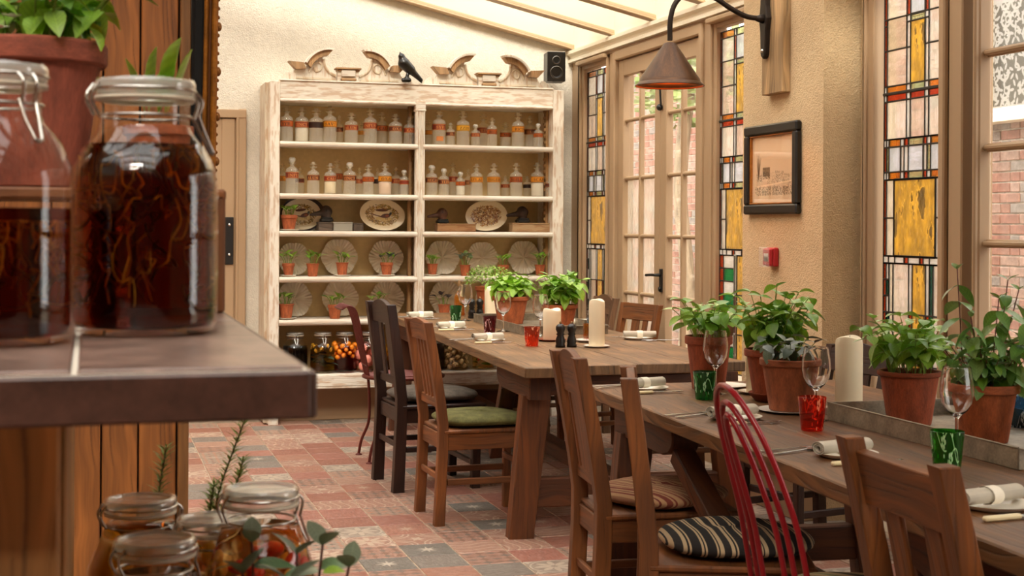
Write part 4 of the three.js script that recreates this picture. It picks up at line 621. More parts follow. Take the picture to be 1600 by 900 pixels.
// ---------- wooden chairs: local +x is forward ----------
function chair(label, pos, turn, c) {
  const { mat, w = 0.4, d = 0.42, sh = 0.43, bh = 0.93, rake = 0.09, crest = 0.09, arch = 0.02, slats = [], lower = 0.12, leg = 0.036, crestDrop = 0, str = [[0.2, 0.26]] } = c;
  const o = thing('wooden_chair', label, 'chair', pos, turn, c.group ?? 'wooden chairs at the long tables'), xb = -d / 2, xf = d / 2, zw = w / 2 - leg / 2;
  const xAt = (y) => xb - (y > sh ? rake * Math.pow((y - sh) / (bh - sh), 1.25) : 0.035 * (1 - y / sh) * 0.6);
  for (const s of [-1, 1]) {
    const pts = [], n = 8; for (let i = 0; i <= n; i++) { const y = bh * i / n; pts.push([xAt(y) - leg * 0.55, y]); } for (let i = n; i >= 0; i--) { const y = bh * i / n; pts.push([xAt(y) + leg * (0.65 - 0.25 * i / n), y]); }
    part(o, 'rear_post', boxUV(extrude(pts, leg, 0.003).translate(0, 0, s * zw - leg / 2)), mat);
    part(o, 'front_leg', merge([board([xf - leg / 2, sh - 0.01, s * zw], [xf - leg / 2 - 0.004, 0, s * (zw - 0.004)], leg, leg, [1, 0, 0])]), mat);
    part(o, 'side_rail', cbox(d - leg, 0.075, 0.022, 0, sh - 0.055, s * (zw + leg * 0.1)), mat);
    for (const [y] of str) part(o, 'side_stretcher', cbox(d - leg, 0.03, 0.016, 0, y, s * zw), mat);
  }
  part(o, 'front_rail', cbox(0.022, 0.075, w - leg, xf - leg / 2, sh - 0.055, 0), mat);
  part(o, 'back_rail', cbox(0.022, 0.075, w - leg, xb, sh - 0.055, 0), mat);
  part(o, 'front_stretcher', cbox(0.016, 0.03, w - leg, xf - leg, str[0][1], 0), mat); part(o, 'back_stretcher', cbox(0.016, 0.03, w - leg, xAt(0.2), str[0][0] + 0.02, 0), mat);
  part(o, 'seat', cbox(d + 0.03, 0.02, w - 0.01 + 0.02, 0.01, sh - 0.008, 0, 0.006, 'z'), mat);
  const tilt = Math.atan(rake / (bh - sh)) * 1.1, yc = bh - crestDrop - crest;
  const cs = new THREE.Shape(), hw = w / 2 - leg * 0.9; cs.moveTo(-hw, 0); cs.lineTo(hw, 0); cs.lineTo(hw, crest - arch); cs.quadraticCurveTo(hw * 0.5, crest + arch, 0, crest + arch); cs.quadraticCurveTo(-hw * 0.5, crest + arch, -hw, crest - arch);
  part(o, 'crest_rail', boxUV(extrude(cs, 0.02, 0.002).rotateY(Math.PI / 2), 'z').rotateZ(tilt).translate(xAt(yc) - 0.008, yc, 0), mat);
  const yl = sh + lower; part(o, 'lower_rail', cbox(0.018, 0.045, w - leg * 1.5, xAt(yl) + 0.002, yl, 0), mat);
  for (const [z, sw] of slats) part(o, 'slat', board([xAt(yl) + 0.002, yl, z * w], [xAt(yc) + 0.002, yc + 0.01, z * w], sw, 0.012, [1, 0, 0]), mat);
  return o;
}
// cushions
const stripes = (bg, bands, n = 256) => canvasTex(n, 64, (c, w, h) => { c.fillStyle = bg; c.fillRect(0, 0, w, h); for (const [x, q, col] of bands) { c.fillStyle = col; c.fillRect(x * w, 0, q * w, h); } });
function cushion(label, pos, turn, mat, dx = 0.4, dz = 0.4, th = 0.055, sq = 0.55, group = 'seat cushions') {
  const n = 40, m = 14, P = [], I = [], uv = [];
  for (let j = 0; j <= m; j++) for (let i = 0; i < n; i++) {
    const a = i / n * 6.28318, p = j / m * Math.PI - Math.PI / 2, cr = Math.pow(Math.cos(p), 0.45), e = Math.pow(Math.abs(Math.cos(a)), 2 / (2 + 3 * (1 - sq))) * Math.sign(Math.cos(a)), f = Math.pow(Math.abs(Math.sin(a)), 2 / (2 + 3 * (1 - sq))) * Math.sign(Math.sin(a));
    const x = e * cr * dx / 2, z = f * cr * dz / 2; P.push(x, th / 2 + Math.sin(p) * th / 2 * (1 + 0.1 * Math.sin(a * 3)), z); uv.push(x + 0.5, z + 0.5 + (j < m / 2 ? 0.2 : 0));
  }
  for (let j = 0; j < m; j++) for (let i = 0; i < n; i++) { const k = (i + 1) % n, a = j * n + i, b = j * n + k; I.push(a, a + n, b, b, a + n, b + n); }
  const g = new THREE.BufferGeometry(); g.setAttribute('position', new THREE.Float32BufferAttribute(P, 3)); g.setAttribute('uv', new THREE.Float32BufferAttribute(uv, 2)); g.setIndex(I); g.computeVertexNormals();
  return single('seat_cushion', label, 'cushion', g, mat, pos, turn, group);
}
const clothMat = (map, color = '#ffffff', rep = 1) => { if (map) { map.repeat.set(rep, rep); } return std(color, 0.95, { map: map ?? null, bumpMap: clothB, bumpScale: 0.0015 }); };
const redStripe = clothMat(stripes('#b58a62', [[0, 0.1, '#7e3a2a'], [0.14, 0.04, '#7e3a2a'], [0.3, 0.06, '#8a4a34'], [0.42, 0.03, '#7e3a2a'], [0.48, 0.03, '#7e3a2a'], [0.6, 0.12, '#94684a'], [0.8, 0.05, '#7e3a2a'], [0.9, 0.03, '#6e3026']]), '#ffffff', 6);
const blackStripe = clothMat(stripes('#c9ae88', [[0, 0.2, '#1e1a18'], [0.24, 0.03, '#1e1a18'], [0.36, 0.16, '#2a2421'], [0.6, 0.04, '#1e1a18'], [0.68, 0.2, '#211c1a'], [0.93, 0.03, '#1e1a18']]), '#ffffff', 8);
const tanStripe = clothMat(stripes('#b99d72', [[0, 0.12, '#4a3c2c'], [0.3, 0.1, '#57503a'], [0.52, 0.02, '#3a3026'], [0.57, 0.02, '#3a3026'], [0.62, 0.02, '#3a3026'], [0.75, 0.1, '#8c8a60']]), '#ffffff', 5);
const greyCloth = clothMat(mottleT.clone(), '#7d7367', 4), greenCloth = clothMat(mottleT.clone(), '#8b8a4e', 4), greyStripe = clothMat(stripes('#a59d90', [[0, 0.2, '#5a554e'], [0.4, 0.1, '#5a554e'], [0.7, 0.06, '#48443e']]), '#ffffff', 6);
// left side of the far table
chair('mid brown slatted chair with the green cushion beside the table end', [1.785, 0, -6.63], 0.03, { mat: M.chairLight, w: 0.39, d: 0.44, sh: 0.44, bh: 0.935, rake: 0.075, crest: 0.085, arch: 0.012, slats: [[-0.22, 0.035], [-0.06, 0.03], [0.08, 0.03], [0.24, 0.035]] });
cushion('olive green seat cushion on the slatted chair by the table end', [1.79, 0.443, -6.63], 0.03, greenCloth, 0.43, 0.41, 0.06);
chair('dark stained chair with a grey cushion behind the slatted chair', [1.76, 0, -7.53], 0.06, { mat: M.chairDark, w: 0.46, d: 0.43, sh: 0.45, bh: 0.97, rake: 0.06, crest: 0.1, slats: [[-0.15, 0.06], [0.15, 0.06]], leg: 0.045, str: [[0.22, 0.14]] });
cushion('grey seat cushion on the dark stained chair', [1.77, 0.453, -7.53], 0.06, greyCloth, 0.46, 0.44, 0.065);
// left side of the near table
chair('brown chair with an arched crest, red striped cushion, at the corner between the tables', [1.855, 0, -4.57], -0.09, { mat: M.chairMid, w: 0.36, d: 0.44, sh: 0.44, bh: 0.95, rake: 0.085, crest: 0.13, arch: 0.02, slats: [[0, 0.14], [-0.28, 0.03], [0.28, 0.03]], lower: 0.1, leg: 0.042 });
cushion('red and tan striped seat cushion on the arched chair', [1.89, 0.443, -4.6], 0.5, redStripe, 0.44, 0.42, 0.06, 0.8);
chair('brown chair seen edge-on with the black striped cushion', [1.795, 0, -3.88], -0.36, { mat: M.chairMid, w: 0.4, d: 0.44, sh: 0.43, bh: 0.95, rake: 0.06, crest: 0.12, arch: 0.012, slats: [[-0.2, 0.05], [0, 0.05], [0.2, 0.05]], lower: 0.1, leg: 0.045 });
cushion('black and cream striped seat cushion on the edge-on chair', [1.84, 0.433, -3.9], -0.2, blackStripe, 0.45, 0.43, 0.065, 0.85);
chair('brown chair with a wide straight top rail, nearest the viewer', [1.86, 0, -2.53], -0.06, { mat: M.chairMid, w: 0.43, d: 0.42, sh: 0.44, bh: 0.935, rake: 0.1, crest: 0.11, arch: 0.0, crestDrop: 0.025, slats: [[-0.17, 0.07], [0.2, 0.07]], lower: 0.1, leg: 0.042 });
cushion('tan seat cushion with grey stripes on the chair nearest the viewer', [1.88, 0.443, -2.54], 0.3, tanStripe, 0.43, 0.42, 0.055, 0.8);
// right side
const rc = { mat: M.chairMid, w: 0.4, d: 0.42, sh: 0.44, bh: 0.9, rake: 0.08, crest: 0.11, slats: [[-0.2, 0.05], [0.05, 0.08]] };
chair('brown chair across the far table, in front of the French door handle side', [3.04, 0, -8.35], Math.PI + 0.25, { ...rc, crest: 0.1, arch: 0 });
chair('brown chair across the far table, half hidden by the nearest potted herb', [3.02, 0, -7.25], Math.PI - 0.15, { ...rc, mat: M.chairGrey, bh: 0.88, arch: 0.03 });
chair('brown chair across the far table nearest the stained window by the bookcase', [3.1, 0, -9.25], Math.PI, { ...rc, mat: M.chairGrey, bh: 0.9 });
chair('dark chair between the tables on the window side', [2.95, 0, -5.55], Math.PI + 0.2, { ...rc, mat: M.chairDark, bh: 0.86 });
chair('dark brown chair on the window side of the near table, at the right edge', [3.0, 0, -4.15], Math.PI, { ...rc, mat: M.chairDark, bh: 0.87, arch: 0.03, crest: 0.2 });
chair('dark brown chair under the window side of the near table', [2.86, 0, -3.2], Math.PI, { ...rc, mat: M.chairDark, bh: 0.84 });
cushion('grey striped seat cushion under the near table', [2.97, 0.443, -4.15], 0.2, greyStripe, 0.42, 0.4, 0.055);
// red wire chair
{
  const o = thing('wire_chair', 'red tubular wire chair with nested hoops for a back', 'chair', [1.8, 0, -3.17], -0.05), m = std('#8a1019', 0.3), r = 0.0078;
  const hoop = (w, h, x) => { const P = []; for (let i = 0; i <= 16; i++) { const t = i / 16, a = Math.PI * t, y = t < 0.5 ? 0 : 0; const s = -Math.cos(a), k = Math.sin(a); P.push([x - 0.16 * Math.pow(k, 0.8) * h / 0.56, 0.44 + h * Math.pow(k, 0.55), s * w / 2 * (1 + 0.0)]); } return P; };
  for (const [w, h, x] of [[0.36, 0.56, -0.17], [0.24, 0.52, -0.175], [0.14, 0.49, -0.18]]) part(o, 'back_hoop', tube(hoop(w, h, x), r, 8, 48), m);
  part(o, 'seat_ring', at(new THREE.TorusGeometry(0.2, 0.009, 8, 40), 0, 0.44, 0, Math.PI / 2), m);
  for (let i = 0; i < 5; i++) part(o, 'seat_wire', tube([[-0.19, 0.438, -0.1 + i * 0.05], [0.19, 0.438, -0.1 + i * 0.05]], 0.005, 5, 4), m);
  for (const [sx, sz] of [[-1, -1], [-1, 1], [1, -1], [1, 1]]) part(o, 'leg', tube([[sx * 0.13, 0.43, sz * 0.13], [sx * 0.15, 0.25, sz * 0.15], [sx * 0.19, 0.01, sz * 0.17]], 0.009, 7, 14), m);
  cushion('tan and charcoal striped round cushion on the red wire chair', [1.82, 0.452, -3.16], 0.6, tanStripe, 0.41, 0.41, 0.05, 1);
}
// rust coloured metal chair with a fan of ribs
{
  const o = thing('metal_chair', 'rust red metal chair with curled rib back near the bookcase', 'chair', [1.78, 0, -8.4], 0.0), m = std('#5e2219', 0.4, { metalness: 0.3 });
  for (let i = 0; i < 7; i++) { const q = (i - 3) / 3; part(o, 'back_rib', tube([[-0.2, 0.5, q * 0.07], [-0.235, 0.66, q * 0.1], [-0.275, 0.84, q * 0.13], [-0.3, 0.9, q * 0.14], [-0.335, 0.915, q * 0.145], [-0.37, 0.895, q * 0.13]], 0.0045, 6, 24), m); }
  part(o, 'back_band', tube([[-0.215, 0.56, -0.085], [-0.212, 0.56, 0], [-0.215, 0.56, 0.085]], 0.005, 6, 10), m); part(o, 'top_band', tube([[-0.37, 0.895, -0.13], [-0.373, 0.893, 0], [-0.37, 0.895, 0.13]], 0.006, 6, 10), m);
  part(o, 'seat_rim', at(new THREE.TorusGeometry(0.21, 0.012, 8, 40).scale(1.12, 1, 1), 0.02, 0.49, 0, Math.PI / 2), m);
  for (let i = 0; i < 11; i++) { const z = (i - 5) * 0.037, x = Math.sqrt(0.21 ** 2 - z * z) * 1.1; part(o, 'seat_slat', tube([[0.02 - x, 0.492, z], [0.02, 0.502, z], [0.02 + x, 0.492, z]], 0.008, 5, 10), m); }
  for (const [sx, sz] of [[-1, -1], [-1, 1], [1, -1], [1, 1]]) { const l = part(o, 'leg', tube([[sx * 0.17, 0.48, sz * 0.12], [sx * 0.16, 0.36, sz * 0.13], [sx * 0.16, 0.2, sz * 0.15], [sx * 0.2, 0.09, sz * 0.165], [sx * 0.215, 0.01, sz * 0.17]], 0.009, 7, 24), m); part(l, 'foot_pad', lathe([[0, 0], [0.02, 0], [0.02, 0.008], [0.008, 0.012], [0, 0.012]], 12).translate(sx * 0.215, 0, sz * 0.17), m); }
}
// ---------- things on the tables ----------
const TY = 0.7725;
const sidePlate = polarPlate(0.085, 1, 0, 0.012, 40, 8).rotateX(-Math.PI / 2);
const napkinGeo = (() => { // loosely rolled napkin along x, spiral open at both ends
  const out = [], R = 0.03, n = 64; for (let i = 0; i <= n; i++) { const a = i / n * Math.PI * 2 * 2.6, r = R * (1 - 0.62 * i / n); out.push([Math.cos(a) * r, Math.sin(a) * r * 0.72]); }
  const inn = out.map(([x, y], i) => { const a = i / n * Math.PI * 2 * 2.6; return [x - Math.cos(a) * 0.0024, y - Math.sin(a) * 0.0024]; }).reverse();
  return boxUV(extrude([...out, ...inn], 0.2, 0).translate(0, R * 0.72, -0.1).rotateY(Math.PI / 2), 'x');
})();
const bandGeo = at(new THREE.CylinderGeometry(0.0312, 0.0312, 0.035, 28, 1, true).scale(1, 1, 0.73), 0, 0.0216, 0, Math.PI / 2, 0, Math.PI / 2);
const linen = std('#d9cfbc', 0.95, { map: plasterT, bumpMap: clothB, bumpScale: 0.001 }), paperBand = std('#f3ead6', 0.8);
const knifeBlade = boxUV(extrude([[0, -0.008], [0.11, -0.009], [0.125, -0.002], [0.118, 0.009], [0, 0.008]], 0.0015, 0.0004).rotateX(-Math.PI / 2)), knifeHandle = cbox(0.095, 0.011, 0.017, -0.047, 0.0055, 0, 0.004);
const forkGeo = (() => { const s = new THREE.Shape(); s.moveTo(-0.12, -0.006); s.lineTo(-0.1, -0.007); s.lineTo(0, -0.0025); s.lineTo(0.02, -0.011); s.lineTo(0.075, -0.011); s.lineTo(0.075, -0.008); s.lineTo(0.035, -0.0075); s.lineTo(0.035, -0.0045); s.lineTo(0.075, -0.004); s.lineTo(0.075, -0.001); s.lineTo(0.035, -0.0005); s.lineTo(0.035, 0.0005); s.lineTo(0.075, 0.001); s.lineTo(0.075, 0.004); s.lineTo(0.035, 0.0045); s.lineTo(0.035, 0.0075); s.lineTo(0.075, 0.008); s.lineTo(0.075, 0.011); s.lineTo(0.02, 0.011); s.lineTo(0, 0.0025); s.lineTo(-0.1, 0.007); s.lineTo(-0.12, 0.006); const g = extrude(s, 0.0018, 0.0004).rotateX(-Math.PI / 2), p = g.attributes.position; for (let i = 0; i < p.count; i++) { const x = p.getX(i); p.setY(i, p.getY(i) + 0.006 * Math.sin((x + 0.12) * 18) * (x > 0 ? 0.6 : 0.4) + 0.002); } g.computeVertexNormals(); return boxUV(g); })();
const bone = std('#e8d6a8', 0.4), SET = ['on the far table beside the far wine glass', 'on the far table beside the dark red tumbler', 'on the far table beside the orange tumbler', 'on the near table behind the edge-on chair', 'on the near table behind the red wire hoops', 'on the near table behind the nearest chair rail', 'on the near table at the right edge of the view', 'across the far table before the French doors', 'across the far table behind the candle'];
function setting(i, x, z, face, knife = true) { // face +1: diner on the left looking +x
  const w = SET[i], t = face > 0 ? 0 : Math.PI, pr = single('side_plate', `white side plate ${w}`, 'plate', sidePlate, M.china, [x, TY + 0.001, z], 0, 'side plates at the place settings');
  const n = thing('rolled_napkin', `cream rolled napkin ${w}`, 'napkin', [x - face * 0.01, TY + 0.009, z], t + 0.25 * face, 'rolled linen napkins'); n.scale.setScalar(0.88);
  part(n, 'linen_roll', napkinGeo, linen); part(n, 'paper_band', bandGeo, paperBand);
  const f = single('fork', `steel fork ${w}`, 'fork', forkGeo, M.steel, [x - face * 0.06, TY + 0.001, z - face * 0.11], t + 0.35 * face, 'forks at the place settings');
  single('fork', `second steel fork ${w}`, 'fork', forkGeo, M.steel, [x - face * 0.07, TY + 0.001, z - face * 0.14], t + 0.15 * face, 'forks at the place settings');
  if (knife) { const k = thing('knife', `bone handled knife ${w}`, 'knife', [x - face * 0.02, TY + 0.0005, z + face * 0.12], t + 0.1 * face, 'bone handled knives'); part(k, 'handle', knifeHandle, bone); part(k, 'blade', knifeBlade.clone().translate(0.001, 0.005, 0), M.steel); }
}
setting(0, 2.1, -9.25, 1); setting(1, 2.06, -8.25, 1); setting(2, 2.03, -7.32, 1); setting(3, 2.0, -5.02, 1); setting(4, 1.97, -4.18, 1); setting(5, 1.94, -3.43, 1); setting(6, 1.9, -2.72, 1); setting(7, 2.86, -7.3, -1); setting(8, 2.84, -8.35, -1);
// wine glasses
const wineGeo = lathe([[0, 0.003], [0.034, 0.001], [0.035, 0.0025], [0.012, 0.007], [0.0045, 0.014], [0.0038, 0.05], [0.0042, 0.082], [0.009, 0.09], [0.024, 0.103], [0.035, 0.122], [0.0395, 0.148], [0.038, 0.175], [0.033, 0.205], [0.0315, 0.212], [0.0305, 0.212], [0.032, 0.205], [0.0369, 0.175], [0.0384, 0.148], [0.0338, 0.1225], [0.023, 0.1045], [0.008, 0.0935], [0, 0.092]], 36);
[[2.32, -8.95, 'beside the green tumbler on the far table'], [2.3, -8.0, 'beside the dark red tumbler on the far table'], [2.4, -7.6, 'in front of the pale candle on the far table'], [2.2, -4.84, 'in front of the first terracotta pot of the near table'], [2.21, -4.1, 'behind the red tumbler on the near table'], [2.27, -3.42, 'in front of the zinc tray'], [2.82, -3.98, 'at the right edge behind the zinc tray']].forEach(([x, z, w]) => { const g = single('wine_glass', `clear wine glass ${w}`, 'wine glass', wineGeo, M.glassSolid, [x, TY, z], 0, 'wine glasses'); g.scale.set(1.17, 1.1, 1.17); });
// coloured tumblers with an etched flower pattern
const etched = (bg, fg, dense, a = 0.8) => canvasTex(512, 256, (c, w, h) => { c.fillStyle = bg; c.fillRect(0, 0, w, h); c.strokeStyle = fg; c.fillStyle = fg; reseed(dense); c.globalAlpha = a; for (let i = 0; i < 12; i++) { const x = rr(0, w), y = rr(40, h - 30); c.lineWidth = 2.6; c.beginPath(); c.moveTo(x, y); c.bezierCurveTo(x + 40, y - 60, x + 60, y + 50, x + rr(60, 120), y + rr(-60, 60)); c.stroke(); for (let k = 0; k < 5; k++) { c.beginPath(); c.arc(x + 8 * Math.cos(k * 1.257), y + 8 * Math.sin(k * 1.257), 4.5, 0, 7); c.fill(); } for (let k = 0; k < 4; k++) { c.beginPath(); c.arc(x + rr(-50, 70), y + rr(-50, 50), 3.5, 0, 7); c.fill(); } } });
const tumblerGeo = lathe([[0, 0.0], [0.027, 0], [0.029, 0.002], [0.0375, 0.088], [0.036, 0.0885]], 32);
const tumbler = (bg, fg, x, z, label, sd, s = 1) => { const m = phys('#ffffff', 0.05, { map: etched(bg, fg, sd), transmission: 0.9, transmissionMap: etched('#ffffff', '#101010', sd, 1), thickness: 0, ior: 1.5 }), o = single('tumbler', label, 'tumbler', tumblerGeo, m, [x, TY, z], sd, 'etched coloured tumblers'); o.scale.setScalar(s); };
tumbler('#3f9a52', '#dff0d8', 2.27, -9.0, 'green etched tumbler at the far end of the far table', 2, 1.1); tumbler('#8a1c2c', '#f0d8d8', 2.2, -7.93, 'dark red etched tumbler on the far table', 3, 1.08); tumbler('#ee6a30', '#ffdcc0', 2.165, -7.0, 'orange etched tumbler near the end of the far table', 4, 1.12);
tumbler('#36a452', '#d6ecd2', 2.095, -4.7, 'green etched tumbler on the near table behind the red hoops', 5, 1.12); tumbler('#e8401c', '#ffb890', 2.09, -3.9, 'red orange etched tumbler in front of the squat terracotta pot', 6, 1.15); tumbler('#2f9a22', '#dcf4d0', 2.07, -3.16, 'bright green etched tumbler in front of the zinc tray', 7, 1.15); tumbler('#4f8ab0', '#e8f0f4', 2.74, -3.8, 'blue etched tumbler behind the zinc tray', 8, 1.12); tumbler('#3f7f9c', '#e0eef4', 2.85, -8.0, 'blue etched tumbler behind the pepper mills', 9, 1);
// candles
function candle(label, x, z, h, r, dishMat = M.china, dishLabel) {
  single('candle_dish', dishLabel, 'dish', saucerGeo(r * 1.7, 0.01), dishMat, [x, TY, z], 0, 'candle dishes');
  const o = thing('pillar_candle', label, 'candle', [x, TY + 0.004, z], 0, 'pillar candles'), pts = [[0, 0], [r, 0], [r * 1.01, h * 0.9], [r * 0.97, h * 0.985], [r * 0.88, h], [r * 0.78, h * 0.97], [0, h * 0.94]], g = lathe(pts, 32), p = g.attributes.position;
  for (let i = 0; i < p.count; i++) if (p.getY(i) > h * 0.95) p.setY(i, p.getY(i) + 0.006 * Math.sin(Math.atan2(p.getZ(i), p.getX(i)) * 2 + x * 9));
  part(o, 'wax', g, M.wax); part(o, 'wick', tube([[0, h * 0.93, 0], [0.001, h * 0.99, 0], [0.003, h * 1.02, 0]], 0.0012, 5, 5), M.black);
}
candle('tall cream pillar candle standing alone at the table end', 2.465, -6.86, 0.235, 0.04, M.china, 'white dish under the lone tall candle');
candle('cream pillar candle behind the black pepper mills', 2.37, -7.3, 0.165, 0.048, M.terracottaDark, 'red clay dish under the candle behind the pepper mills'); candle('cream pillar candle between the round herb and the broad pots', 2.56, -9.2, 0.2, 0.042, M.china, 'white dish under the candle beside the round herb');
candle('cream pillar candle between the first two pots of the near table', 2.36, -4.82, 0.2, 0.042, M.china, 'white dish under the candle between the near pots'); candle('cream pillar candle left of the zinc tray', 2.44, -4.3, 0.24, 0.045, M.china, 'white dish under the candle left of the zinc tray');
// black pepper mills
const millGeo = lathe([[0, 0], [0.025, 0], [0.026, 0.012], [0.022, 0.016], [0.0255, 0.03], [0.022, 0.045], [0.016, 0.06], [0.022, 0.066], [0.016, 0.072], [0.024, 0.09], [0.0235, 0.105], [0.014, 0.116], [0.006, 0.119]], 28), knobGeo = lathe([[0, 0.132], [0.006, 0.128], [0.006, 0.122], [0.003, 0.118]], 14);
[[2.285, -6.9, 'left of the near pair on the far table'], [2.345, -6.9, 'right of the near pair on the far table'], [2.43, -9.2, 'left of the far pair behind the wine glass'], [2.49, -9.22, 'right of the far pair behind the clay dish']].forEach(([x, z, w], i) => { const o = thing('pepper_mill', `black turned pepper mill, ${w}`, 'pepper mill', [x, TY, z], 0, 'black pepper mills'); const s = i < 2 ? 1 : 1.08; o.scale.set(1, s, 1); part(o, 'mill_body', millGeo, std('#14110f', 0.3)); part(o, 'knob', knobGeo, M.pine); });
single('clay_dish', 'shallow terracotta dish beside the far pepper mills', 'dish', lathe([[0, 0], [0.045, 0], [0.06, 0.03], [0.063, 0.034], [0.056, 0.034], [0.043, 0.008], [0, 0.006]], 32), M.terracotta, [2.47, TY, -9.06]);
// bottles
{
  const o = thing('oil_bottle', 'clear bottle of golden oil with herbs and a cork behind the candle', 'bottle', [2.54, TY + 0.012, -7.2]);
  part(o, 'glass_body', lathe([[0, 0.003], [0.028, 0], [0.03, 0.004], [0.03, 0.095], [0.024, 0.11], [0.0125, 0.125], [0.0115, 0.17], [0.014, 0.173], [0.014, 0.18]], 28), M.glass); part(o, 'oil', lathe([[0, 0.005], [0.027, 0.005], [0.0275, 0.085], [0, 0.085]], 24), phys('#d8902a', 0.02, { transmission: 0.85, thickness: 0 }));
  for (let k = 0; k < 5; k++) part(o, 'herb_sprig', tube([[rr(-0.01, 0.01), 0.01, rr(-0.01, 0.01)], [rr(-0.015, 0.015), 0.06, rr(-0.01, 0.01)], [rr(-0.005, 0.005), 0.15, 0]], 0.0016, 4, 8), stemDark);
  single('oil_dish', 'white dish under the oil bottle', 'dish', saucerGeo(0.07, 0.012), M.china, [2.54, TY, -7.2]);
  const v = thing('vinegar_bottle', 'small clear stoppered cruet beside the oil bottle', 'bottle', [2.615, TY, -7.3]); part(v, 'glass_body', lathe([[0, 0.003], [0.03, 0], [0.032, 0.06], [0.02, 0.09], [0.012, 0.105], [0.015, 0.12]], 26), M.glass); part(v, 'stopper', lathe([[0, 0.15], [0.01, 0.145], [0.012, 0.13], [0.008, 0.115], [0, 0.11]], 16), M.glass);
  const t = thing('cordial_bottle', 'amber bottle with a handwritten tag at the far table end', 'bottle', [2.4, TY, -9.42]);
  part(t, 'glass_body', lathe([[0, 0.003], [0.036, 0], [0.038, 0.005], [0.038, 0.13], [0.03, 0.15], [0.015, 0.175], [0.0145, 0.215], [0.017, 0.218], [0.017, 0.226]], 28), M.glass); part(t, 'cordial', lathe([[0, 0.005], [0.035, 0.005], [0.0355, 0.125], [0.028, 0.148], [0.013, 0.172], [0, 0.172]], 24), phys('#e09a28', 0.03, { transmission: 0.8, thickness: 0 })); part(t, 'cork', lathe([[0, 0.21], [0.012, 0.21], [0.013, 0.24], [0, 0.242]], 14), M.pine);
  part(t, 'paper_tag', cbox(0.035, 0.075, 0.0015, -0.03, 0.165, 0.035, 0.0004), std('#ffffff', 0.8, { map: canvasTex(64, 128, (c, w, h) => { c.fillStyle = '#efe0b0'; c.fillRect(0, 0, w, h); c.strokeStyle = '#4a3a22'; c.lineWidth = 4; for (let i = 0; i < 4; i++) { c.beginPath(); for (let y = 12; y < h - 10; y += 5) c.lineTo(12 + i * 13 + 4 * Math.sin(y * 1.3 + i), y); c.stroke(); } }) }), null, [0, 0, -0.25]);
}
// zinc trays
function tray(label, pos, turn, w, l, h) {
  const o = thing('zinc_tray', label, 'tray', pos, turn), t = 0.003, f = 0.02;
  part(o, 'base', cbox(w, t, l, 0, t / 2, 0, 0.0008), M.zinc);
  for (const s of [-1, 1]) { part(o, 'side', board([s * w / 2, 0, -l / 2], [s * w / 2, 0, l / 2], 0.001, t).applyMatrix4(new THREE.Matrix4()) && cbox(t, h, l, s * (w / 2 + 0.003), h / 2, 0, 0.0008), M.zinc); part(o, 'end', cbox(w + 0.006, h, t, 0, h / 2, s * (l / 2 + 0.001), 0.0008), M.zinc); part(o, 'rolled_edge', tube([[s * (w / 2 + 0.003), h, -l / 2], [s * (w / 2 + 0.003), h, l / 2]], 0.003, 6, 2), M.zinc); }
  part(o, 'end_flap', cbox(w, 0.002, f, 0, h - 0.001, l / 2 + 0.012, 0.0006), M.zinc, null, [0, 0, 0]);
}
tray('long zinc tray holding two herb pots on the near table', [2.5, TY, -3.62], 0.0, 0.48, 0.98, 0.055);
tray('zinc tray under the broad leaved pots on the far table', [2.6, TY, -8.3], -0.02, 0.5, 1.15, 0.05);
// potted herbs
function pottedHerb(label, x, z, R, H, opts, potMat = M.terracotta, y = TY, rim = 0.16) { const o = thing('potted_herb', label, 'potted plant', [x, y, z], 0, 'potted herbs on the tables'); potParts(o, R, H, potMat, rim); herb(o, { y0: H * 0.88, r: R, ...opts }); return o; }
reseed(77);
const B2 = [L.basil, L.basil2, L.bright];
pottedHerb('terracotta pot of bright basil at the left of the far tray', 2.52, -8.6, 0.115, 0.17, { h: 0.17, n: 20, mats: [L.bright, L.basil2, L.bright], geos: LG.basil, pairs: 4, scale: 1.5, spread: 0.45 }, M.terracotta, TY + 0.004);
pottedHerb('terracotta pot of bright leggy basil at the right of the far tray', 2.65, -8.0, 0.1, 0.15, { h: 0.21, n: 20, mats: [L.bright, L.basil2, L.basil], geos: LG.basil, pairs: 4, scale: 1.5, spread: 0.55, lean: [0.15, 0] }, M.terracotta, TY + 0.004);
pottedHerb('terracotta pot of leafy herb standing first on the near table', 2.245, -5.0, 0.09, 0.2, { h: 0.19, n: 15, mats: [L.basil, L.basil2], geos: LG.basil, pairs: 3, scale: 1.3, spread: 0.75 }, M.terracottaDark);
single('pot_plate', 'white plate under the first pot of the near table', 'plate', saucerGeo(0.1, 0.008), M.china, [2.33, TY, -5.06]);
pottedHerb('tall terracotta pot of dense basil on a red saucer', 2.31, -4.6, 0.1, 0.17, { h: 0.25, n: 20, mats: [L.basil, L.basil2, L.basil], geos: LG.basil, pairs: 4, low: 0.2, scale: 1.4, spread: 0.45, lean: [0.1, 0] }, M.terracottaDark, TY + 0.013);
single('clay_saucer', 'red clay saucer under the dense basil pot', 'saucer', saucerGeo(0.085, 0.03), M.terracottaDark, [2.31, TY - 0.0, -4.6]);
pottedHerb('squat weathered terracotta pot of grey sage', 2.235, -4.32, 0.103, 0.17, { h: 0.1, n: 8, mats: [L.sage, L.dark], geos: LG.mint, pairs: 3, scale: 1.3, spread: 0.9 }, std('#b0633c', 0.85, { map: mottleT }), TY + 0.006, 0.14);
single('pot_plate', 'white plate under the grey sage pot', 'plate', saucerGeo(0.11, 0.009), M.china, [2.235, TY, -4.32]);
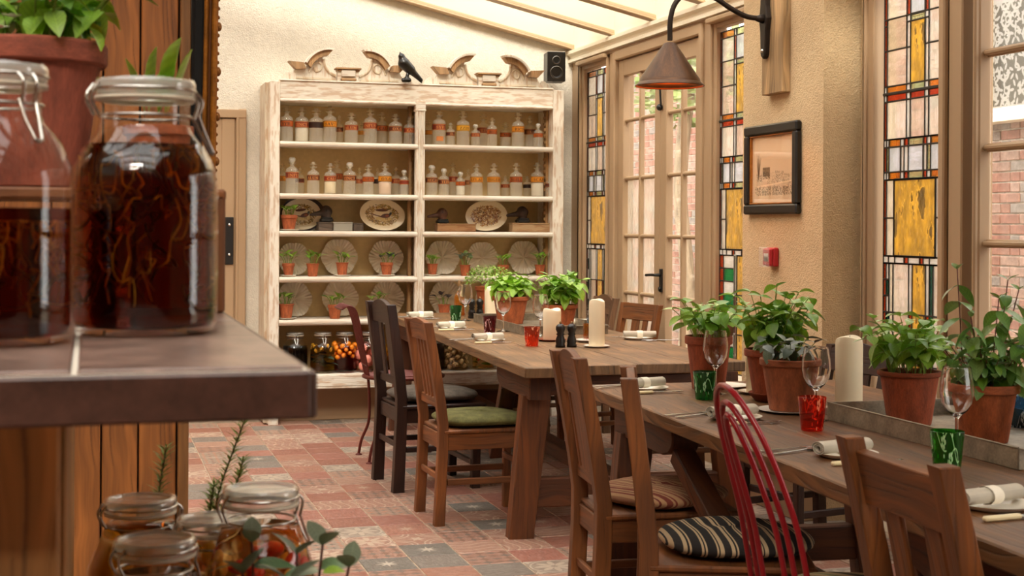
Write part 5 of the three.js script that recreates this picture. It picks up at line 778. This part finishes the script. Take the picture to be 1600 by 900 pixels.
pottedHerb('terracotta pot of spreading basil at the left end of the zinc tray', 2.44, -3.93, 0.098, 0.165, { h: 0.2, n: 20, mats: [L.basil, L.basil2], geos: LG.basil, pairs: 4, scale: 1.25, spread: 0.65, lean: [-0.15, 0] }, M.terracottaDark, TY + 0.004, 0.1);
{
  const o = pottedHerb('broad terracotta pot of tall mint in the middle of the zinc tray', 2.45, -3.56, 0.1, 0.165, { h: 0.16, n: 26, mats: [L.mint, L.basil, L.mint2], geos: [...LG.basil, ...LG.mint], pairs: 4, low: 0.1, scale: 0.85, spread: 0.5, stem: stemRed }, M.terracotta, TY + 0.004);
  for (const [dx, dz, h, lx, lz] of [[-0.05, -0.02, 0.35, -0.025, 0.0], [0.02, 0.02, 0.32, 0.03, 0.02], [0.045, -0.02, 0.29, 0.07, 0.02], [0.07, 0.02, 0.2, 0.16, 0.06], [0.0, 0.03, 0.27, 0.0, 0.04], [0.03, 0.05, 0.23, 0.06, 0.05], [-0.03, 0.04, 0.22, -0.06, 0.03]]) {
    const P = (t) => V(dx + lx * t, 0.14 + h * t, dz + lz * t); part(o, 'stem', tube([P(0), P(0.5), P(1)].map((v) => v.toArray()), 0.0018, 5, 8), stemRed);
    for (let k = 0; k < 7; k++) { const t = 0.2 + 0.8 * k / 6, b = k * 1.57 + dx * 30; for (const s of [0, Math.PI]) leaf(o, LG.mint[k % 2], k % 2 ? L.mint : L.mint2, P(t), V(Math.cos(b + s), k === 6 ? 0.8 : rr(-0.8, -0.1), Math.sin(b + s)), k === 6 ? 0.7 : rr(1.35, 1.7)); }
  }
}
pottedHerb('terracotta pot of leafy herb at the right edge of the view', 2.62, -3.32, 0.08, 0.15, { h: 0.17, n: 5, mats: [L.mint, L.basil], geos: LG.basil, pairs: 3, scale: 1.1, spread: 0.8, lean: [0.2, 0] }, M.terracottaDark, TY + 0.004);
{ // round variegated herb: many tiny leaves
  const o = thing('potted_herb', 'terracotta pot of round pale variegated herb at the far table end', 'potted plant', [2.62, TY, -9.45], 0, 'potted herbs on the tables'); potParts(o, 0.1, 0.2, M.terracotta, 0.15);
  const tiny = []; for (let i = 0; i < 900; i++) { const a = rnd() * 6.28, e = Math.acos(rr(-0.25, 1)), r = 0.17 * Math.cbrt(rr(0.3, 1)), p = V(Math.sin(e) * Math.cos(a) * r, 0.24 + Math.cos(e) * r * 0.62, Math.sin(e) * Math.sin(a) * r); const g = leafGeo(0.024, 0.015, 0.2, 0.1, 2); g.applyMatrix4(new THREE.Matrix4().compose(p, Q(V(Math.cos(a) + rr(-1, 1), rr(-0.3, 0.9), Math.sin(a) + rr(-1, 1))), V(1, 1, 1))); (tiny[i % 3] ??= []).push(g); }
  [L.pale, L.bright, L.basil2].forEach((m, i) => part(o, 'tiny_leaves', merge(tiny[i]), m).userData = { kind: 'stuff' });
}
// ---------- wall lamp on a timber block ----------
{
  single('timber_block', 'weathered timber block fixed to the pier behind the lamp bracket', 'block', cbox(0.045, 0.75, 0.225, 3.287, 2.425, -6.53, 0.004, 'y'), wood('#d2ac7c', 0.8));
  const o = thing('wall_lamp', 'rusty conical swan-neck lamp on an iron wall bracket', 'lamp', [0, 0, 0]), z = -6.58;
  part(o, 'wall_bracket', boxUV(merge([extrude([[-0.02, -0.17], [-0.016, -0.185], [0, -0.195], [0.016, -0.185], [0.02, -0.17], [0.026, -0.06], [0.04, 0], [0.026, 0.06], [0.02, 0.17], [0.016, 0.185], [0, 0.195], [-0.016, 0.185], [-0.02, 0.17], [-0.026, 0.06], [-0.04, 0], [-0.026, -0.06]], 0.02, 0.005).rotateY(-Math.PI / 2).translate(3.262, 2.43, z), at(lathe([[0, 0], [0.026, 0], [0.018, 0.03], [0.013, 0.045], [0, 0.045]], 16), 3.245, 2.43, z, 0, 0, Math.PI / 2)])), M.iron);
  for (const y of [2.268, 2.592]) part(o, 'screw', at(sphere(0.011), 3.238, y, z), M.steel);
  part(o, 'swan_neck', tube([[3.24, 2.43, z], [3.15, 2.437, z], [3.06, 2.475, z], [2.98, 2.52, z], [2.9, 2.545, z], [2.82, 2.535, z], [2.765, 2.485, z], [2.74, 2.41, z], [2.737, 2.3, z]], 0.013, 10, 60), M.iron);
  const sh = [[0.016, 0.215], [0.03, 0.21], [0.148, 0.035], [0.151, 0.022], [0.155, 0.018], [0.172, 0.002]], rust = std('#5a3a1e', 0.42, { metalness: 0.55, map: mottleT });
  part(o, 'shade', lathe([...sh, ...sh.map(([r, y]) => [Math.max(r - 0.003, 0.002), y - 0.003]).reverse()], 48).translate(2.737, 2.075, z), rust);
  part(o, 'shade_lining', lathe([[0.02, 0.2], [0.143, 0.03], [0.166, 0.002]], 48).translate(2.737, 2.0735, z), std('#c8662c', 0.4, { metalness: 0.6, map: mottleT, side: THREE.DoubleSide }));
  const bulb = part(o, 'bulb', sphere(0.026, 1, 1.3, 1).translate(2.737, 2.17, z), std('#fff1d8', 0.4, { emissive: '#ffb060', emissiveIntensity: 2 }));
  const l = new THREE.PointLight(new THREE.Color('#ffb066'), 0.55, 0, 2); l.position.set(2.737, 2.17, z); l.castShadow = true; l.name = 'wall_lamp_bulb'; scene.add(l);
}
// ---------- framed print ----------
{
  const o = thing('framed_print', 'black framed sepia landscape print on the pier', 'picture', [3.31, 1.677, -6.585]), w = 0.585, h = 0.455, f = 0.05;
  const bar = (len) => { const g = extrude([[0, 0], [0.03, 0], [0.034, 0.012], [0.026, f - 0.012], [0.02, f], [0, f]], len, 0.001); return g; };
  part(o, 'frame', merge([cbox(0.034, f, w, -0.017, h / 2 - f / 2, 0, 0.008), cbox(0.034, f, w, -0.017, -h / 2 + f / 2, 0, 0.008), cbox(0.033, h - 2 * f + 0.002, f, -0.0165, 0, w / 2 - f / 2, 0.008), cbox(0.033, h - 2 * f + 0.002, f, -0.0165, 0, -w / 2 + f / 2, 0.008)]), std('#14100d', 0.3));
  const iw = w - 2 * f, ih = h - 2 * f; part(o, 'gilt_slip', merge([cbox(0.02, 0.01, iw, -0.012, ih / 2 - 0.005, 0), cbox(0.02, 0.01, iw, -0.012, -ih / 2 + 0.005, 0), cbox(0.019, ih - 0.02, 0.01, -0.0115, 0, iw / 2 - 0.005), cbox(0.019, ih - 0.02, 0.01, -0.0115, 0, -iw / 2 + 0.005)]), M.gold);
  const t = canvasTex(512, 384, (c, W, H) => {
    c.fillStyle = '#d9c4a4'; c.fillRect(0, 0, W, H); reseed(8); c.strokeStyle = c.fillStyle = '#3a2a1c'; c.globalAlpha = 0.35; c.fillRect(150, 18, 240, 2);
    const tuft = (x, y, n, s, a) => { for (let i = 0; i < n; i++) { c.globalAlpha = a * rnd(); c.beginPath(); c.ellipse(x + rr(-s, s), y + rr(-s, s) * 0.7, rr(1, 6), rr(1, 3), rnd() * 3, 0, 7); c.fill(); } };
    for (let i = 0; i < 60; i++) { c.globalAlpha = 0.5; c.lineWidth = rr(0.6, 2.4); c.beginPath(); c.moveTo(85, 250); const a = rr(-0.5, 0.5), l = rr(60, 150); c.lineTo(85 + Math.sin(a) * l * 0.5, 250 - l); c.stroke(); }
    tuft(95, 235, 90, 34, 0.7); tuft(180, 215, 160, 40, 0.8); c.globalAlpha = 0.6; c.fillRect(135, 180, 85, 50); c.fillStyle = '#cfa878'; for (let i = 0; i < 5; i++) c.fillRect(142 + i * 15, 192, 7, 12); c.fillStyle = '#3a2a1c';
    tuft(330, 235, 160, 46, 0.6); tuft(420, 250, 120, 44, 0.5); tuft(250, 250, 140, 60, 0.5); c.globalAlpha = 0.9; c.fillStyle = '#f0dcb8'; c.beginPath(); c.moveTo(60, 282); c.lineTo(470, 256); c.lineTo(470, 262); c.lineTo(60, 294); c.fill();
    c.fillStyle = '#3a2a1c'; for (let k = 0; k < 10; k++) tuft(80 + k * 40, 310, 90, 34, 0.75); });
  const pg = cbox(0.004, ih, iw, -0.006, 0, 0, 0.0005); { const p = pg.attributes.position, uv = pg.attributes.uv; for (let i = 0; i < p.count; i++) uv.setXY(i, p.getZ(i) / iw + 0.5, p.getY(i) / ih + 0.5); }
  part(o, 'print', pg, std('#ffffff', 0.6, { map: t })); part(o, 'glazing', cbox(0.002, ih, iw, -0.011, 0, 0, 0.0004), M.glass);
}
// ---------- fire alarm call point ----------
{
  const o = thing('fire_alarm', 'small red fire alarm call point on the pier below the print', 'alarm', [3.31, 1.235, -6.575]), red = std('#b8202a', 0.4);
  part(o, 'back_box', cbox(0.03, 0.095, 0.095, -0.015, 0, 0, 0.006), red); part(o, 'front_plate', cbox(0.02, 0.085, 0.085, -0.038, 0, 0, 0.006), red);
  part(o, 'white_window', cbox(0.004, 0.04, 0.045, -0.049, -0.002, 0, 0.001), std('#ffffff', 0.5, { map: canvasTex(64, 64, (c) => { c.fillStyle = '#e9e4da'; c.fillRect(0, 0, 64, 64); c.fillStyle = '#22201e'; c.beginPath(); c.arc(32, 32, 7, 0, 7); c.fill(); for (const s of [-1, 1]) { c.beginPath(); c.moveTo(32 + s * 12, 32); c.lineTo(32 + s * 26, 22); c.lineTo(32 + s * 26, 42); c.fill(); } }) })); part(o, 'clear_cover', cbox(0.012, 0.1, 0.1, -0.06, 0, 0, 0.004), phys('#ffffff', 0.05, { transmission: 0.9, thickness: 0 }));
}
single('plinth_box', 'low beige boxed plinth along the foot of the pier', 'box', merge([cbox(0.11, 0.19, 0.72, 3.253, 0.096, -6.46, 0.006), cbox(0.12, 0.014, 0.74, 3.25, 0.197, -6.46, 0.004)]), M.joinery);
// ---------- panelled partition with a gilt mirror at the left ----------
{
  const z = -4.2, o = thing('panelled_partition', 'reddish oak panelled partition behind the counter', 'partition', [0, 0, z]);
  const bs = [[-1.3, -0.62, 0], [-0.62, -0.1, 0], [-0.1, 0.035, 0.012], [0.037, 0.136, 0], [0.138, 0.242, 0], [0.244, 0.277, 0.016]];
  for (const [x0, x1, dz] of bs) part(o, dz ? 'stile' : 'board', cbox(x1 - x0 - 0.003, 4.0, 0.04 + dz, (x0 + x1) / 2, 2.0, dz / 2 - 0.02, 0.003, 'y'), dz > 0.013 ? M.oak : M.oakRed);
  part(o, 'backing', cbox(1.55, 4.0, 0.03, -0.51, 2.0, -0.058, 0.002), M.chairDark);
  const m = thing('gilt_mirror', 'tall gilt framed mirror with beaded edge on the partition side', 'mirror', [0.268, 0.98, -4.16]); m.rotation.z = -0.012;
  const Lz = 1.3, Hy = 2.2, side = (x0, x1, t, mat, name) => part(m, name, merge([cbox(x1 - x0, Hy, t, (x0 + x1) / 2, Hy / 2, -t / 2, 0.006, 'y'), cbox(x1 - x0, Hy, t, (x0 + x1) / 2, Hy / 2, -Lz + t / 2, 0.006, 'y'), cbox(x1 - x0, t, Lz - 2 * t, (x0 + x1) / 2, t / 2, -Lz / 2, 0.006), cbox(x1 - x0, t, Lz - 2 * t, (x0 + x1) / 2, Hy - t / 2, -Lz / 2, 0.006)]), mat);
  side(0.0, 0.03, 0.14, std('#060504', 0.9), 'black_back_frame'); side(0.03, 0.042, 0.13, M.gold, 'inner_moulding'); side(0.042, 0.052, 0.125, std('#5a3412', 0.4, { metalness: 0.4 }), 'dark_moulding'); side(0.052, 0.07, 0.132, M.gold, 'gilt_moulding');
  part(m, 'mirror_glass', cbox(0.006, Hy - 0.24, Lz - 0.24, 0.034, Hy / 2, -Lz / 2, 0.001), std('#e8e8e4', 0.03, { metalness: 1 }));
  const bead = sphere(0.011, 0.8, 1.25, 1, 10, 8), small = sphere(0.006, 1, 1, 1, 8, 6), bm = std('#8a5a2a', 0.4, { metalness: 0.6 });
  for (let k = 0; k < 17; k++) { part(m, 'bead', bead, bm, [0.073, 0.07 + k * 0.128, -0.02]); for (let j = 1; j < 5; j++) part(m, 'small_bead', small, bm, [0.07, 0.07 + k * 0.128 + j * 0.0256, -0.015]); }
}
// ---------- tiled counter at the left ----------
{
  const o = thing('tiled_counter', 'high counter with a brown tiled top at the left', 'counter', [0, 0, 0]), y = 1.245, zF = -1.38, zR = -2.62, xR = 0.205;
  const tm = std('#a3887c', 0.32, { map: mottleT }), em = std('#6a4a3e', 0.4, { map: mottleT }), grout = std('#d8cfc0', 0.9), boardM = wood('#d29a5a', 0.6);
  part(o, 'grout_bed', cbox(1.9, 0.04, zF - zR, xR - 0.95, y - 0.024, (zF + zR) / 2, 0.002), grout);
  for (let i = 0; i < 8; i++) for (const [a, b] of [[zF - 0.008, -2.08], [-2.088, zR]]) { const x1 = xR - 0.006 - i * 0.2145, x0 = Math.max(x1 - 0.2085, -1.69); part(o, 'top_tile', cbox(x1 - x0, 0.01, a - b, (x0 + x1) / 2, y - 0.005, (a + b) / 2, 0.002), tm); }
  part(o, 'front_edge', cbox(1.9, 0.046, 0.012, xR - 0.95, y - 0.027, zF + 0.002, 0.003), em); part(o, 'end_edge', cbox(0.012, 0.046, zF - zR - 0.004, xR + 0.001, y - 0.028, (zF + zR) / 2, 0.003), em);
  for (const [x0, x1, m] of [[-0.115, -0.022, boardM], [-0.33, -0.118, boardM], [-0.62, -0.34, M.pine], [-1.0, -0.63, M.oak], [-1.6, -1.01, M.pine]]) part(o, 'front_board', cbox(x1 - x0 - (x1 > -0.2 ? 0.009 : 0.004), 1.19, 0.035, (x0 + x1) / 2, 0.597, -1.56, 0.004, 'y'), m);
  part(o, 'end_board', cbox(0.03, 1.19, 0.9, -0.036, 0.597, -2.05, 0.003, 'y'), boardM); part(o, 'inner_carcass', cbox(1.5, 1.18, 0.86, -0.82, 0.592, -2.03, 0.003), M.black);
  part(o, 'door_bolt', merge([cbox(0.009, 0.3, 0.02, -0.118, 0.86, -1.538)]), M.iron);
}
const herbA = std('#a87020', 0.7), herbB = std('#d8a038', 0.7);
// ---------- large infusion jars on the counter ----------
{
  reseed(5150); const H = 0.322, R = 0.0895, infusion = liquid('#a8600e', 0.06);
  for (const [x, z, lev, clip, label] of [[0.066, -1.842, 0.72, -0.25, 'large clip-top jar of dark herb infusion at the front of the counter'], [-0.106, -1.72, 0.47, 0.9, 'large clip-top jar of dark infusion cut by the left edge']]) {
    const o = thing('infusion_jar', label, 'jar', [x, 1.246, z], 0, 'infusion jars on the counter'); jarParts(o, R, H, infusion, lev, clip);
    for (let k = 0; k < 80; k++) { const a = rnd() * 6.28, q = R * rr(0.45, 0.88), y = rr(0.03, lev * H - 0.03), P = []; let x1 = Math.cos(a) * q, y1 = y, z1 = Math.sin(a) * q; for (let j = 0; j < 6; j++) { P.push([x1, y1, z1]); x1 += rr(-0.012, 0.012); y1 = clamp(y1 + rr(-0.008, 0.03), 0.02, lev * H - 0.015); z1 += rr(-0.014, 0.014); const r = Math.hypot(x1, z1); if (r > R * 0.9) { x1 *= R * 0.9 / r; z1 *= R * 0.9 / r; } } part(o, 'herb_strand', tube(P, rr(0.0006, 0.0013), 5, 12), k % 3 ? herbA : herbB); }
  }
}
// ---------- potted plants behind the jars ----------
{
  reseed(21);
  single('wooden_crate', 'small wooden crate under the potted plants behind the jars', 'crate', merge([cbox(0.52, 0.018, 0.28, -0.06, 1.425, -2.36), cbox(0.018, 0.18, 0.28, 0.19, 1.336, -2.36), cbox(0.018, 0.18, 0.28, -0.31, 1.336, -2.36)]), M.chairMid);
  const o = thing('potted_plant', 'weathered terracotta pot of broad leaves behind the jars', 'potted plant', [-0.085, 1.436, -2.36]); potParts(o, 0.112, 0.225, std('#b3614a', 0.85, { map: mottleT }), 0.17);
  herb(o, { y0: 0.2, r: 0.11, h: 0.16, n: 22, mats: [L.basil, L.bright, L.basil2, L.mint], geos: [leafGeo(0.065, 0.042, 0.4, 0.2), leafGeo(0.055, 0.035, 0.3, 0.2)], pairs: 3, scale: 1, spread: 0.7 });
  for (const [dx, dy, dz] of [[-0.03, 0.255, 0.07], [-0.045, 0.235, 0.09], [0.03, 0.3, 0.06]]) for (let k = 0; k < 5; k++) { const a = k * 1.257; leaf(o, leafGeo(0.016, 0.012, 0.1, 0.1, 3), std('#f4f0e0', 0.7, { side: THREE.DoubleSide }), V(dx, dy, dz), V(Math.cos(a), 0.3, Math.sin(a)), 1, 'petal'); }
  const s = thing('potted_plant', 'small pot with a few glossy upright leaves behind the large jar', 'potted plant', [0.105, 1.436, -2.35]); potParts(s, 0.055, 0.1, M.terracotta);
  for (const [dx, dy, el, sc, r] of [[-0.5, 0.1, 1.0, 0.9, -0.02], [-0.15, 0.1, 1.6, 1.05, -0.015], [0.15, 0.1, 1.8, 1.25, 0], [0.55, 0.1, 1.1, 1.1, 0.012], [0.3, 0.1, 1.0, 0.8, 0.01], [-0.05, 0.1, 1.2, 0.75, 0.0]]) leaf(s, leafGeo(0.1, 0.046, -0.1, 0.25, 7, 0.7), r < 0 ? L.basil2 : L.bright, V(r, dy + 0.02, 0), V(dx, el, 0.15), sc);
}
// ---------- low table with jars and herbs at the bottom left ----------
{
  const t = thing('side_table', 'low wooden side table under the clip-top jars', 'table', [0.2, 0, -2.3]); for (let i = 0; i < 3; i++) part(t, 'plank', cbox(0.173, 0.03, 1.2, -0.175 + i * 0.175, 0.583, 0, 0.003, 'z'), M.oak); for (const [x, z] of [[-0.21, -0.5], [-0.21, 0.5], [0.21, -0.5], [0.21, 0.5]]) part(t, 'leg', cbox(0.05, 0.57, 0.05, x, 0.285, z), M.oak);
  reseed(31); const Y = 0.599, R = 0.089;
  const chunk = [sphere(0.016, 1.2, 0.7, 1, 9, 7), sphere(0.015, 0.8, 1, 1.2, 9, 7)], jar = (x, z, H, liq, lev, clip, label) => { const o = thing('clip_jar', label, 'jar', [x, Y, z], 0, 'clip-top jars on the side table'); jarParts(o, R, H, liq, lev, clip); return [x, Y, z]; };
  let p = jar(0.097, -2.2, 0.325, liquid('#d89a4a', 0.5), 0.8, -0.55, 'clip-top jar nearest the bottom edge, with empty shoulders');
  p = jar(0.087, -2.53, 0.325, liquid('#d8a03a', 0.35), 0.84, -0.2, 'clip-top jar of whole lemons at the back left'); packJar(p, R, 0.3, { n: 9, y0: 0.06, y1: 0.2, name: 'lemon', label: 'yellow lemon inside the back left clip-top jar', cat: 'lemon', geo: [sphere(0.031, 1, 1.2, 1)], mat: std('#e0a422', 0.45), s: 1 });
  p = jar(0.2, -2.4, 0.312, liquid('#e8b04a', 0.6), 0.84, -0.35, 'clip-top jar of chopped yellow pickle in the middle of the cluster'); packJar(p, R, 0.3, { n: 60, y0: 0.1, y1: 0.205, name: 'pickle_piece', label: 'yellow pickle piece in the middle clip-top jar', cat: 'pickle', geo: chunk, mat: [std('#eab02c', 0.45), std('#e88e24', 0.45), std('#d8c060', 0.45)], s: 1 });
  p = jar(0.267, -2.33, 0.372, liquid('#f0922a', 0.35), 0.8, -0.3, 'tall clip-top jar of orange liquid with red peppers at the right'); packJar(p, R, 0.34, { n: 18, y0: 0.22, y1: 0.25, name: 'pepper_piece', label: 'red pepper piece floating in the tall orange jar', cat: 'pepper', geo: chunk, mat: [std('#d8301c', 0.35), std('#e8a83c', 0.4)], s: 0.8, ring: false });
  // rosemary
  const rosemary = (label, x, z, sprigs) => {
    const o = thing('potted_rosemary', label, 'potted plant', [x, Y, z], 0, 'rosemary pots behind the jars'); potParts(o, 0.05, 0.1, M.terracotta);
    for (const pts of sprigs) { const c = new THREE.CatmullRomCurve3(pts.map((q) => V(...q))); part(o, 'stem', new THREE.TubeGeometry(c, 20, 0.0018, 5), stemDark); const needles = []; for (let k = 0; k < 130; k++) { const u = 0.3 + 0.7 * k / 129, q = c.getPointAt(u), t = c.getTangentAt(u), a = k * 2.4, d = V(Math.cos(a), 0.35, Math.sin(a)).add(t.multiplyScalar(0.45)); needles.push(LG.needle[0].clone().applyMatrix4(new THREE.Matrix4().compose(q, Q(d), V(1.5, 1.2, 1.15).multiplyScalar(rr(0.6, 1.2))))); } part(o, 'needles', merge(needles), L.rosemary).userData = { kind: 'stuff' }; }
  };
  rosemary('potted rosemary with a short sprig behind the lemon jar', 0.12, -2.78, [[[0, 0.09, 0], [0.004, 0.22, 0], [0.012, 0.3, 0.0], [0.022, 0.362, 0.0]]]);
  rosemary('potted rosemary with a tall branching sprig behind the jars', 0.24, -2.79, [[[0, 0.09, 0], [-0.01, 0.2, 0], [0.0, 0.27, 0], [0.02, 0.33, 0], [0.048, 0.41, 0.01]], [[0, 0.09, 0], [0.0, 0.22, 0.01], [0.03, 0.28, 0.01], [0.045, 0.335, 0.01]], [[0, 0.09, 0], [-0.018, 0.2, 0.01], [-0.016, 0.25, 0.01], [-0.01, 0.29, 0.02]]]);
  const mo = thing('potted_mint', 'potted mint with blue green leaves in front of the jars', 'potted plant', [0.262, Y, -2.0]); potParts(mo, 0.075, 0.14, M.terracottaDark);
  for (const [dx, h, lx, lz] of [[-0.035, 0.225, -0.01, 0.0], [0.03, 0.22, 0.02, 0.02], [0.05, 0.19, 0.035, 0.03], [-0.02, 0.19, -0.04, 0.03], [0.0, 0.18, 0.0, 0.05], [0.02, 0.2, 0.0, -0.02]]) { const P = (u) => V(dx + lx * u, 0.12 + h * u, lz * u); part(mo, 'stem', tube([P(0), P(0.5), P(1)].map((v) => v.toArray()), 0.002, 5, 8), stemRed); for (let k = 0; k < 5; k++) { const u = 0.4 + 0.6 * k / 4, b = k * 1.57 + dx * 40; for (const s of [0, Math.PI]) leaf(mo, LG.mint[k % 2], k % 2 ? L.near : L.sage, P(u), V(Math.cos(b + s), k === 4 ? 0.9 : 0.25, Math.sin(b + s)), k === 4 ? 1.0 : 1.25); } }
  leaf(mo, leafGeo(0.03, 0.02), L.bright, V(0.04, 0.32, 0.09), V(0.6, 0.2, 0.4), 1);
}
renderer.render(scene, camera);
